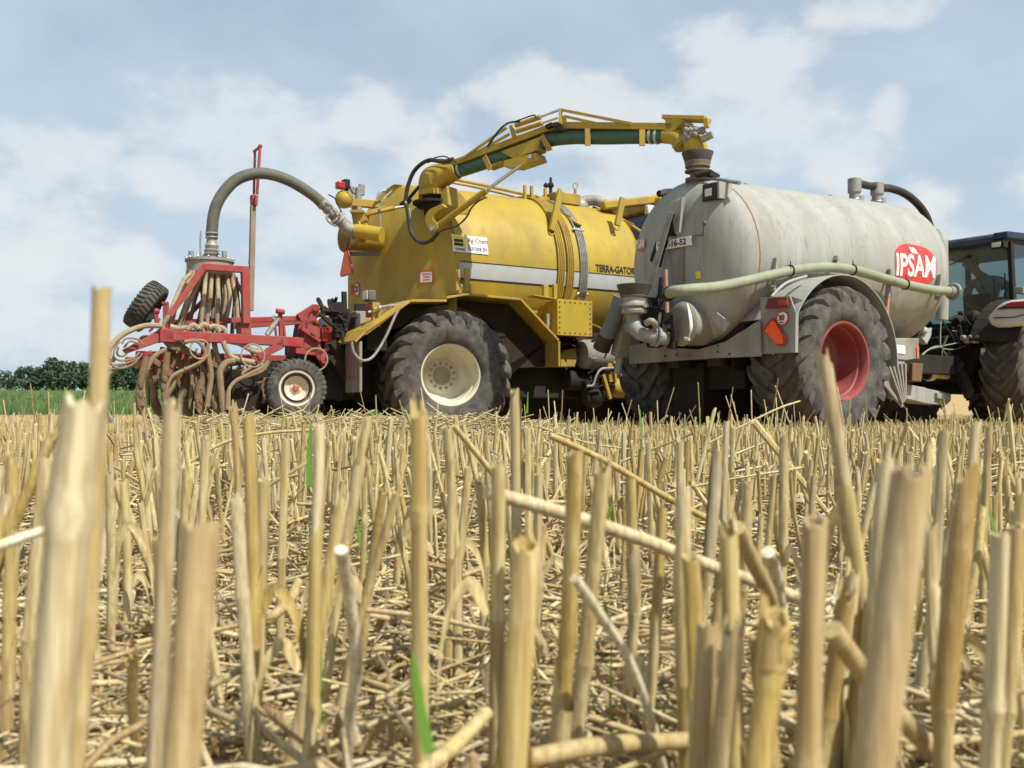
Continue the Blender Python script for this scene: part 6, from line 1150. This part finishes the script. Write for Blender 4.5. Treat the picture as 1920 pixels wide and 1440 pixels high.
# ---- random near stalks, one object each
cnt = 0; near = []
while cnt < 235:
    y = math.sqrt(rs_.uniform(.33**2, 1.30**2)); x = rs_.uniform(-.56, .56)*y
    row = round((x+.4*y)/.06)*.06-.4*y; x = x*.35+row*.65+rs_.gauss(0, .006)
    if any(abs(x/y-a/b) < .012 and y < c for a, b, c in hero_xy): continue
    if any(a < CX+x/y*FP < b and y < c+.03 for a, b, c in free) and rs_.random() < .85: continue
    near.append((x, y)); cnt += 1
for x, y in near:
    zb = gz(x, y); h = min(rs_.gauss(.118, .022), CH-y*rs_.uniform(25, 110)/FP-zb*0); h = max(h, .05)
    if y > .8 and rs_.random() < .10: h = min(h+.03, CH-y*12/FP)
    lk_ = .11 if rs_.random() < .8 else .45; ln = Vector((rs_.gauss(0, lk_), rs_.gauss(0, lk_), 1)).normalized(); r = rs_.uniform(.0017, .0036); V = []; F = []
    base = Vector((x, y, zb-.005)); q = base+ln*h; stalk(V, F, base, q, r, 10, 6, (rs_.uniform(.3, .8),) if rs_.random() < .8 else (), True, rs_.choice((.0004, .001, .003)), rs_.uniform(0, .004), .93)
    if rs_.random() < .4:
        c = base.lerp(q, rs_.uniform(.2, .6)); e = Vector((rs_.uniform(-1, 1), rs_.uniform(-1, 1), 0)).normalized(); strip(V, F, [c+e*r, c+e*.012+Vector((0, 0, .01)), c+e*.024-Vector((0, 0, .008)), c+e*.028-Vector((0, 0, .035))], .006)
    stalk_obj(V, F, base)
# ---- the rest of the stubble
V = []; F = []
def cheap(x, y, h, r, n, lean=.13, rings=2, cap=True):
    zb = gz(x, y); o = len(V); lx, ly = rs_.gauss(0, lean)*h, rs_.gauss(0, lean)*h; t0 = rs_.random()*3
    if rs_.random() < .08: lx *= 4; ly *= 3
    for i in range(rings):
        t = i/(rings-1)
        for k in range(n): th = t0+2*math.pi*k/n; V.append((x+lx*t+r*math.cos(th), y+ly*t+r*math.sin(th), zb-.005+h*t+(rs_.uniform(-1, 1)*r*1.2 if i == rings-1 else 0)))
    for i in range(rings-1):
        for k in range(n): k2 = (k+1) % n; F.append((o+i*n+k, o+i*n+k2, o+(i+1)*n+k2, o+(i+1)*n+k))
    F.append(tuple(o+(rings-1)*n+k for k in range(n)))
def field(y0, y1, dens, hm, hs, rm, n, lean=.13, wid=.60):
    area = wid*(y1*y1-y0*y0); N_ = int(area*dens)
    for _ in range(N_):
        y = math.sqrt(rs_.uniform(y0*y0, y1*y1)); x = rs_.uniform(-wid, wid)*y; row = round((x+.4*y)/.11)*.11-.4*y; x = x*.45+row*.55+rs_.gauss(0, .012)
        if -1.35 < x < .35 and abs(y-4.1+x*.15) < .6 and rs_.random() < .93: continue
        h = max(.04, rs_.gauss(hm, hs)); cheap(x, y, h, rm*rs_.uniform(.75, 1.3), n, lean)
field(1.22, 3.0, 400, .112, .026, .0029, 7); field(3.0, 6.5, 300, .115, .028, .0028, 5); field(6.5, 13, 230, .12, .030, .0030, 4); field(13, 22, 100, .12, .03, .0042, 3); field(22, 49, 24, .13, .03, .009, 3)
for _ in range(420):
    y = rs_.uniform(3, 13); x = rs_.uniform(-.54, .54)*y; cheap(x, y, rs_.uniform(.18, .30), .0022, 4, .22)
tag(mesh_fast('stubble', V, F, STW, False), kind='stuff', label='dense pale stubble running back under the machines')
# ---- litter between the stalks
V = []; F = []
def bit(x, y, z, L_, r, n=3, tilt=.12, curve=.15):
    a = rs_.random()*6.283; e = rs_.gauss(0, tilt); d = Vector((math.cos(a)*math.cos(e), math.sin(a)*math.cos(e), math.sin(e))); p = Vector((x, y, z)); s_ = Vector((-d.y, d.x, 0))*L_*curve*rs_.uniform(-1, 1); P = [p-d*L_/2, p+s_+Vector((0, 0, abs(e)*.01)), p+d*L_/2]; o = len(V)
    ax, bx_ = basis(d)
    for q in P:
        for k in range(n): th = 2*math.pi*k/n; V.append(q+ax*math.cos(th)*r+bx_*math.sin(th)*r)
    for i in range(2):
        for k in range(n): k2 = (k+1) % n; F.append((o+i*n+k, o+i*n+k2, o+(i+1)*n+k2, o+(i+1)*n+k))
    F.append(tuple(o+k for k in range(n))); F.append(tuple(o+2*n+k for k in range(n)))
def litter(y0, y1, dens, L0, L1, r0, r1, zh, n=3, wid=.54):
    for _ in range(int(wid*(y1*y1-y0*y0)*dens)):
        y = math.sqrt(rs_.uniform(y0*y0, y1*y1)); x = rs_.uniform(-wid, wid)*y; bit(x, y, gz(x, y)+abs(rs_.gauss(0, zh))+.002, rs_.uniform(L0, L1), rs_.uniform(r0, r1), n, .22)
litter(.28, 1.1, 5600, .015, .085, .0003, .0012, .009, 4, .60); litter(.28, 1.3, 1300, .05, .20, .0007, .0020, .016, 6, .60); litter(.28, 1.3, 15000, .003, .014, .0003, .0012, .003, 3, .60); litter(1.2, 3, 500, .08, .28, .0012, .0026, .03, 4); litter(1.1, 3, 3400, .02, .14, .0005, .0022, .016, 3); litter(3, 6.5, 1000, .04, .22, .001, .0026, .022); litter(6.5, 14, 120, .06, .3, .002, .004, .03)
for _ in range(6500):                              # the windrow of loose straw
    x = rs_.uniform(-1.35, .45); y = 4.1+rs_.gauss(0, .38)-x*.15; e = sst(.45, -.1, x); hgt = .18*math.exp(-((y-4.1+x*.15)/.5)**2)*(.35+.65*e); z = gz(x, y)+rs_.random()**.6*hgt+.01
    bit(x, y, z, rs_.uniform(.06, .28), rs_.uniform(.0012, .0028), 4, .25, .22)
tag(mesh_fast('straw_litter', V, F, LIT), kind='stuff', label='loose chopped straw and chaff lying between the stalks')
V = []; F = []
for _ in range(2600):
    y = math.sqrt(rs_.uniform(.3**2, 1.8**2)); x = rs_.uniform(-.6, .6)*y; z = gz(x, y); a = rs_.random()*6.28; e = Vector((math.cos(a), math.sin(a), 0)); L_ = rs_.uniform(.01, .055); p = Vector((x, y, z+rs_.random()**2*.03))
    strip(V, F, [p, p+e*L_*.4+Vector((0, 0, rs_.uniform(-.004, .02))), p+e*L_*.8+Vector((rs_.uniform(-.01, .01), 0, rs_.uniform(-.008, .02))), p+e*L_+Vector((0, 0, rs_.uniform(-.02, .02)))], rs_.uniform(.0015, .006), rs_.uniform(-1, 1), .5)
tag(mesh_fast('dry_leaf_litter', V, F, LEAFD), kind='stuff', label='curled dry leaf blades on the ground')
# ---- green things
def leafmat(name, c1, c2, tr=.35):
    m, nt, N, L, B = nmat(name); ge = N.new('ShaderNodeNewGeometry'); x = N.new('ShaderNodeMix'); x.data_type = 'RGBA'; L.new(ge.outputs['Random Per Island'], x.inputs[0]); x.inputs[6].default_value = (*c1, 1); x.inputs[7].default_value = (*c2, 1)
    L.new(x.outputs[2], B.inputs['Base Color']); B.inputs['Roughness'].default_value = .55; t = N.new('ShaderNodeBsdfTranslucent'); L.new(x.outputs[2], t.inputs[0]); ms = N.new('ShaderNodeMixShader'); ms.inputs[0].default_value = tr; L.new(B.outputs[0], ms.inputs[1]); L.new(t.outputs[0], ms.inputs[2]); L.new(ms.outputs[0], N['Material Output'].inputs['Surface']); return m
GR = leafmat('fresh_grass_blade', (.10, .25, .03), (.17, .33, .05)); WD = leafmat('weed_leaves', (.06, .17, .03), (.14, .28, .05)); SW = leafmat('sward_grass', (.10, .19, .05), (.20, .27, .10), .3)
for pts, wpx, Yd, lab in (([(1829,862),(1846,925),(1868,1000)],6,.9,'thin green grass blade at the right edge among tall stalks'), ([(774,1222),(788,1320),(806,1412)],15,.30,'bright green grass blade in the left middle foreground'), ([(583,792),(580,850),(579,912)],8,.9,'green blade behind the pale stalk left of the big tyre'), ([(1133,1125),(1140,1160),(1147,1190)],9,.5,'short green blade right of the wide golden stalk'), ([(603,1230),(600,1300),(602,1380)],6,.5,'thin green shoot beside the bright pale bent stalk'),
                         ([(1150,940),(1140,965),(1128,990)],7,1.0,'small green blade behind the close pair of stalks'), ([(1200,768),(1202,800)],4,2.6,'green shoot in the stubble in front of the grey trailer'), ([(660,870),(672,1000),(690,1050)],5,.8,'slim green shoot left of centre'), ([(990,735),(988,775)],3,3.2,'thin green grass stem right of the slim tall stalk')):
    V = []; F = []; P = [at(x, y, Yd) for x, y in pts]; strip(V, F, P[::-1], wpx/FP*Yd*1.6, .1, .25); b0 = P[-1].copy(); g0 = Vector((b0.x, b0.y+.01, gz(b0.x, b0.y))); strip(V, F, [g0, g0.lerp(b0, .5), b0], wpx/FP*Yd, 0, .2)
    tag(mesh_fast('grass_blade', V, F, GR, M=Matrix.Translation(g0)), lab, 'grass blade', 'green grass blades')
def weed(px, py, Y, size, lab):
    b0 = at(px, py, Y); b0.z = gz(b0.x, b0.y); V = []; F = []; V2 = []; F2 = []
    for s_ in range(rs_.randint(4, 7)):
        a = rs_.random()*6.28; d = Vector((math.cos(a)*.7, math.sin(a)*.7, rs_.uniform(.7, 1.4))).normalized(); L_ = size*rs_.uniform(.6, 1.1); P = [b0, b0+d*L_*.5+Vector((0, 0, .01)), b0+d*L_]; mb = MB(); mb.tube(P, size*.012, 5, k=3); n0 = len(V2); V2 += mb.v; F2 += [tuple(i+n0 for i in f) for f in mb.f]
        for k in range(8):
            t = rs_.uniform(.25, 1); c = b0+d*L_*t; a2 = rs_.random()*6.28; e = Vector((math.cos(a2), math.sin(a2), rs_.uniform(-.1, .5))).normalized(); strip(V, F, [c, c+e*size*.15, c+e*size*.32-Vector((0, 0, size*.04))], size*.16, .1, .2)
    o = mesh_fast('weed_plant', V, F, WD, M=Matrix.Translation(b0)); MOF[o.name] = Matrix.Translation(b0); tag(o, lab, 'weed', 'green weeds in the stubble')
    mb = MB(); mb.v = V2; mb.f = F2; part(mb, 'stem', GR, o)
for px, Y, sz, lab in ((392,5.5,.17,'bushy green weed in the stubble in front of the injector'), (362,5.2,.12,'small low weed at the left end of the loose straw'), (745,7.2,.24,'large green weed at the foot of the cream-rimmed tyre, left side'), (712,7.0,.18,'green weed just left of the large weed at the tyre'), (775,7.6,.18,'green weed right of the large weed at the tyre'), (918,3.4,.14,'leafy green weed in the stubble below the right edge of the big tyre'), (905,4.2,.10,'small weed behind the leafy weed'),
                        (1024,5.5,.13,'weed in the stubble below the yellow valve box'), (1128,4.5,.14,'weed in the stubble in front of the steering joint'), (1312,5.5,.12,'weed in the stubble in front of the dark trailer tyres'), (1495,5.5,.11,'low weed below the trailer wheel, left side'), (1618,5.2,.12,'low weed below the red rim'), (1870,5.6,.14,'weed in the stubble in front of the tractor tyre'), (1830,6.4,.12,'weed left of the weed before the tractor tyre'), (500,6.4,.13,'weed below the support wheel of the injector'), (560,7.2,.14,'weed at the foot of the support wheel')):
    weed(px, 800, Y, sz*(1.4 if Y > 5 else .85), lab)
# ---- green field beyond
V = []; F = []
for _ in range(30000):
    y = 46+54*rs_.random()**1.3; x = rs_.uniform(-.56, -.12)*y; z = gz(x, y); h = rs_.uniform(.25, .75)*(1+.5*mnoise.noise(Vector((x*.3, y*.3, 0)))); w = rs_.uniform(.03, .09); a = rs_.random()*3.14; o = len(V); lx = rs_.gauss(0, .15)
    V += [(x-w*math.cos(a), y-w*math.sin(a), z), (x+w*math.cos(a), y+w*math.sin(a), z), (x+lx*.4+w*.7*math.cos(a), y, z+h*.6), (x+lx, y, z+h)]; F += [(0+o, 1+o, 2+o), (0+o, 2+o, 3+o)]
for _ in range(260):
    y = rs_.uniform(46, 60); x = rs_.uniform(-.56, -.1)*y; z = gz(x, y); h = rs_.uniform(.9, 1.5)
    for k in range(9): o = len(V); zz_ = z+h*(k+1)/9; a = rs_.random()*6.28; V += [(x, y, zz_-.12), (x+.14*math.cos(a), y+.14*math.sin(a), zz_), (x, y, zz_+.03)]; F.append((o, o+1, o+2))
    o = len(V); V += [(x-.02, y, z), (x+.02, y, z), (x, y, z+h)]; F.append((o, o+1, o+2))
tag(mesh_fast('green_field', V, F, SW, False), kind='stuff', label='tall green grass growing beyond the stubble')
# ---- trees at the back
TL_ = leafmat('tree_leaves', (.032, .060, .030), (.070, .108, .048), .12); BK = paint('tree_bark', (.09, .065, .045), .9, (.05, .04, .03), .5, 3)
def tree(px, ytop, Y, wpx, lab, group='trees along the far edge of the green field', crown=None):
    x = (px-CX)/FP*Y; zb = gz(x, Y)-.05; top = CH-(ytop-HY)/FP*Y; H_ = top-zb; W_ = wpx/FP*Y
    b0 = Vector((x, Y, zb)); o = bpy.data.objects.new('tree', None); C.objects.link(o); o.location = b0; MOF[o.name] = Matrix.Translation(b0); tag(o, lab, 'tree', group)
    mb = MB(); mb.tube([b0, b0+Vector((.05, 0, H_*.4)), b0+Vector((0, .05, H_*.75))], [H_*.035, H_*.025, H_*.012], 8); cl = []
    for k in range(34):
        a = rs_.random()*6.28; t = rs_.uniform(.10, .95); rad = W_*.5*math.sin(math.pi*min(1, t*.75+.22))**.5*rs_.uniform(.3, 1); cl.append((b0+Vector((math.cos(a)*rad, math.sin(a)*rad, H_*t)), rs_.uniform(.13, .24)*min(W_, H_)))
        if k < 9: mb.tube([b0+Vector((0, 0, H_*.3)), b0.lerp(cl[-1][0], .6)+Vector((0, 0, .1)), cl[-1][0]], [H_*.015, H_*.008, H_*.004], 5)
    part(mb, 'trunk', BK, o); V = []; F = []
    for c, r in cl:
        for _ in range(90):
            d = Vector((rs_.gauss(0, 1), rs_.gauss(0, 1), rs_.gauss(0, .8))).normalized()*r*rs_.uniform(.55, 1.05); p = c+d; s_ = rs_.uniform(.16, .34)*H_/5; u_ = Vector((rs_.gauss(0, 1), rs_.gauss(0, 1), rs_.gauss(0, 1))).normalized(); v_ = u_.cross(Vector((rs_.gauss(0, 1), rs_.gauss(0, 1), rs_.gauss(0, 1)))).normalized(); k0 = len(V)
            V += [p-u_*s_, p+v_*s_*.6, p+u_*s_, p-v_*s_*.6]; F.append((k0, k0+1, k0+2, k0+3))
    mb = MB(); mb.v = V; mb.f = F; me = bpy.data.meshes.new('crown'); Mi = MOF[o.name].inverted(); me.from_pydata([tuple(Mi @ v) for v in V], [], F); me.materials.append(TL_); c = bpy.data.objects.new('crown', me); C.objects.link(c); c.parent = o
TT = [(-30,694,138,70,None), (14,692,135,60,'low bushy tree at the left edge of the photo'), (60,687,132,46,'dark rounded tree second from the left edge'), (88,695,137,40,None), (107,675,130,40,'tallest pointed dark tree left of the tall stalk'), (140,681,131,52,'broad dark tree just left of the tall stalk'), (170,688,134,44,'tree half hidden behind the tall stalk'), (212,690,133,44,'tree right of the tall stalk, under the looped hoses'), (236,683,131,50,'tree seen under the red wing arm'), (262,680,132,46,'dense tree between the left tines'), (296,684,135,46,None), (330,686,134,46,None), (364,684,136,46,None), (398,688,134,44,None), (430,690,137,44,None), (465,688,134,44,None), (500,690,137,44,None), (540,690,135,46,None), (580,692,137,44,None), (620,690,135,44,None)]
for px, yt, Y, w, lab in TT: tree(px, yt+(0 if yt < 682 else 4), Y, w*1.45, lab or 'dark green tree of the hedge line mostly hidden behind the injector')
